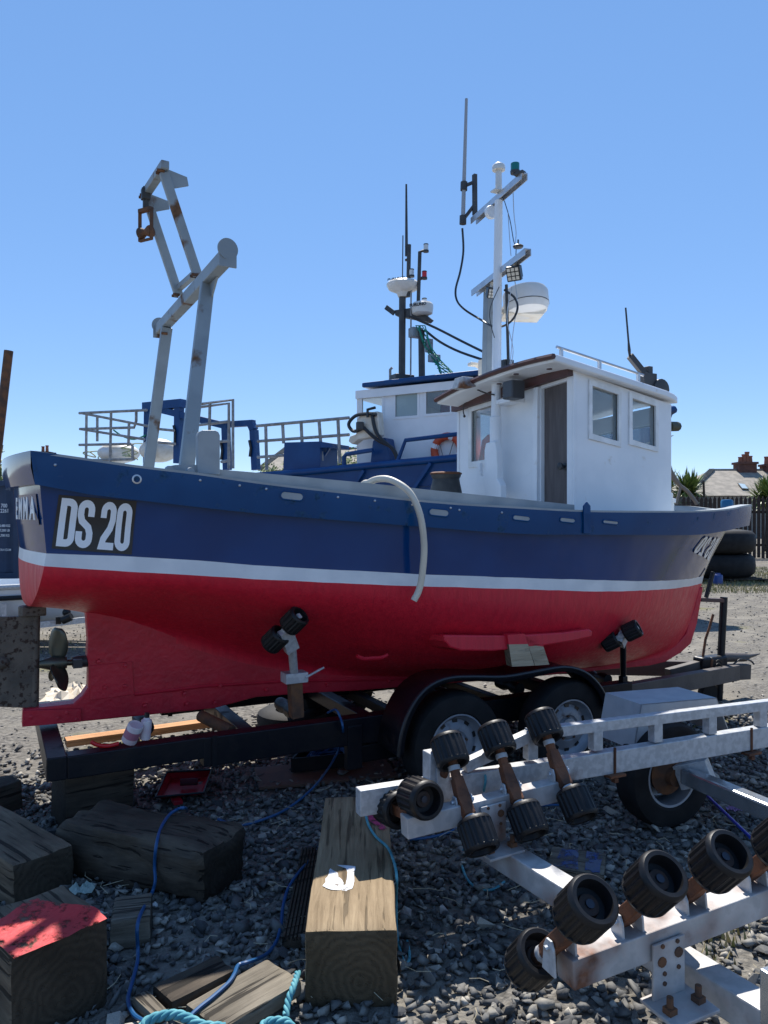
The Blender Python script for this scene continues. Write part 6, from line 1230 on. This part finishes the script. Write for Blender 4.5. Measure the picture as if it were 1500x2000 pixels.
# ================================================================== GROUND
def ground_mat():
    m = bpy.data.materials.new('yard ground'); m.use_nodes = True; t = m.node_tree; N = t.nodes; L = t.links; p = N['Principled BSDF']; p.inputs['Roughness'].default_value = .95; p.inputs['Specular IOR Level'].default_value = .15
    tc = N.new('ShaderNodeTexCoord'); s = tc.outputs['Object']
    def noise(sc, d=6): n = N.new('ShaderNodeTexNoise'); n.inputs['Scale'].default_value = sc; n.inputs['Detail'].default_value = d; L.new(s, n.inputs['Vector']); return n.outputs[0]
    def ramp(f, a, b, ca, cb): r = N.new('ShaderNodeValToRGB'); r.color_ramp.elements[0].position = a; r.color_ramp.elements[1].position = b; r.color_ramp.elements[0].color = (*ca, 1); r.color_ramp.elements[1].color = (*cb, 1); L.new(f, r.inputs[0]); return r.outputs[0]
    def mix(f, a, b): x = N.new('ShaderNodeMix'); x.data_type = 'RGBA'; L.new(f, x.inputs[0]); L.new(a, x.inputs[6]); L.new(b, x.inputs[7]); return x.outputs[2]
    vo = N.new('ShaderNodeTexVoronoi'); vo.inputs['Scale'].default_value = 16; L.new(s, vo.inputs['Vector'])
    grit = ramp(noise(26, 8), .35, .68, (.07, .066, .060), (.24, .222, .195)); sand = ramp(noise(1.6, 8), .35, .7, (.155, .143, .122), (.245, .226, .192))
    dirt = mix(ramp(noise(3.1), .42, .58, (0, 0, 0), (1, 1, 1)), grit, sand)
    grs = ramp(noise(30), .4, .65, (.10, .11, .03), (.26, .23, .10))
    gm = ramp(noise(.55, 7), .60, .68, (0, 0, 0), (1, 1, 1))
    colr = mix(gm, dirt, grs); L.new(colr, p.inputs['Base Color'])
    b = N.new('ShaderNodeBump'); b.inputs['Strength'].default_value = .8; b.inputs['Distance'].default_value = .03
    ad = N.new('ShaderNodeMath'); ad.operation = 'ADD'; L.new(noise(34, 8), ad.inputs[0]); L.new(noise(9, 6), ad.inputs[1]); L.new(ad.outputs[0], b.inputs['Height']); L.new(b.outputs[0], p.inputs['Normal']); return m
g = MB(); g.grid([[V((x, y, 0)) for x in (-900, -40, 40, 900)] for y in (-900, -40, 60, 900)]); gr_o = struct(put('ground', g, ground_mat(), recalc=False))
# crushed stone: angular hulls
STM = [mat('stone %d' % i, c, .85, base2=[k * .7 for k in c], scale=30, bump=.2, bscale=90) for i, c in enumerate(((.14, .137, .129), (.25, .237, .21), (.07, .071, .073), (.42, .385, .325)))]
rs = random.Random(21); TPL = []
for i in range(12):
    bm = bmesh.new(); sx, sy, sz = rs.uniform(.9, 1.4), rs.uniform(.6, .95), rs.uniform(.4, .75)
    for _ in range(9):
        v = V((rs.gauss(0, 1), rs.gauss(0, 1), rs.gauss(0, 1))).normalized() * rs.uniform(.8, 1.0); bm.verts.new((v.x * sx, v.y * sy, v.z * sz))
    r = bmesh.ops.convex_hull(bm, input=bm.verts); bmesh.ops.delete(bm, geom=list({e for e in r['geom_interior'] if isinstance(e, bmesh.types.BMVert)}), context='VERTS') if r['geom_interior'] else None
    bmesh.ops.triangulate(bm, faces=bm.faces); bm.verts.index_update(); bm.verts.ensure_lookup_table()
    TPL.append((np.array([v.co[:] for v in bm.verts]), np.array([[v.index for v in f.verts] for f in bm.faces]))); bm.free()
rg = np.random.default_rng(5)
def scatter(name, n, dlo, dhi, slo, shi, keep, kind=True):
    VV, FF, MI = [], [], []; off = 0; singles = []
    d = np.sqrt(rg.uniform(dlo ** 2, dhi ** 2, n)); u = rg.uniform(-.85, .85, n); X = CAM.x + RT.x * u * d + FW.x * d; Y = CAM.y + RT.y * u * d + FW.y * d
    for i in range(n):
        if not keep(X[i], Y[i]): continue
        v, f = TPL[rg.integers(12)]; s = rg.uniform(slo, shi) * (1 if rg.random() > .07 else 1.6); a, b, c = rg.uniform(0, 6.28), rg.normal(0, .35), rg.normal(0, .35)
        Rm = np.array(Matrix.Rotation(a, 3, 'Z') @ Matrix.Rotation(b, 3, 'X') @ Matrix.Rotation(c, 3, 'Y')); z = s * rg.uniform(.1, .75)
        VV.append((v * s) @ Rm.T + np.array([X[i], Y[i], z])); FF.append(f + off); off += len(v); MI.append(np.full(len(f), rg.choice([0, 0, 0, 0, 1, 1, 1, 2, 2, 2, 3])))
    VV = np.concatenate(VV); FF = np.concatenate(FF); MI = np.concatenate(MI); me = bpy.data.meshes.new(name)
    me.vertices.add(len(VV)); me.vertices.foreach_set('co', VV.ravel()); me.loops.add(FF.size); me.loops.foreach_set('vertex_index', FF.ravel()); me.polygons.add(len(FF)); me.polygons.foreach_set('loop_start', np.arange(0, FF.size, 3)); 
    for m in STM: me.materials.append(m)
    me.polygons.foreach_set('material_index', MI); me.update(calc_edges=True); me.validate(); o = link(name, me); return struct(o, 'stuff')
from mathutils import noise as mnz
def dens(x, y):
    if y > .2 + .6 * mnz.noise(V((x * .6, y * .6, 0))) : return rs.random() < max(.0, .9 - (y + .2) * .5)
    return True
o = scatter('gravel', 33000, 1.75, 6.8, .015, .034, dens); o['label'] = 'dark grey crushed stone covering the near ground'
o = scatter('scattered_gravel', 20000, 5.5, 24, .009, .022, lambda x, y: rs.random() < .8); o['label'] = 'loose stones sprinkled over the far sandy yard'
SME = []
for i in range(8):
    v, f = TPL[i]; me = bpy.data.meshes.new('stone'); me.from_pydata([tuple(c) for c in v], [], [tuple(int(k) for k in c) for c in f]); me.materials.append(STM[i % 4]); SME.append(me)
k = 0
while k < 260:
    d = math.sqrt(rs.uniform(1.8 ** 2, 4.6 ** 2)); u = rs.uniform(-.52, .52); p = CAM + RT * (u * d) + FW * d
    if p.y > -.4: continue
    o = link('stone', SME[rs.randrange(8)], gr_o); s = rs.uniform(.026, .046) * (1 if rs.random() > .1 else 1.6); o.matrix_basis = Matrix.Translation(V((p.x, p.y, s * .35))) @ Matrix.Rotation(rs.uniform(0, 6.28), 4, 'Z') @ Matrix.Rotation(rs.gauss(0, .3), 4, 'X') @ Matrix.Scale(s, 4); k += 1
# dry grass: blades as stuff, strip by the tyres and tufts in the yard
def grass(name, n, pts, hgt, lab, seed):
    r = random.Random(seed); q = MB(); gm = [mat(name + ' %d' % i, c, .7) for i, c in enumerate(((.26, .23, .09), (.38, .32, .16), (.16, .18, .06)))]
    for i in range(n):
        p = pts(r); a = r.uniform(0, 6.28); h = hgt * r.uniform(.4, 1.1); ln = r.uniform(.1, .6) * h; sd = V((math.cos(a), math.sin(a), 0)) * .008; k = len(q.v); q.v += [tuple(p - sd), tuple(p + sd), tuple(p + V((-math.sin(a) * ln, math.cos(a) * ln, h)))]; q.face((k, k + 1, k + 2), r.randrange(3))
    o = put(name, q, gm, None, recalc=False); struct(o, 'stuff'); o['label'] = lab
def strip(r): d = r.uniform(16.5, 24); x = r.uniform(1300, 1620); p = at_d(x, 1000, d); return V((p.x, p.y, 0))
grass('dry_grass', 9000, strip, .09, 'dry yellow grass strip below the tyre stack', 4)
tc_ = [at_z(r, y, 0) for r, y in ((60, 1262), (90, 1258), (120, 1255), (140, 1262), (1400, 1835), (1365, 1880))]
def tuft(r): c = r.choice(tc_); return V((c.x + r.gauss(0, .06 if c.y < 0 else .5), c.y + r.gauss(0, .06 if c.y < 0 else .5), 0))
grass('grass_tufts', 260, tuft, .06, 'sparse green tufts growing through the stones', 6)
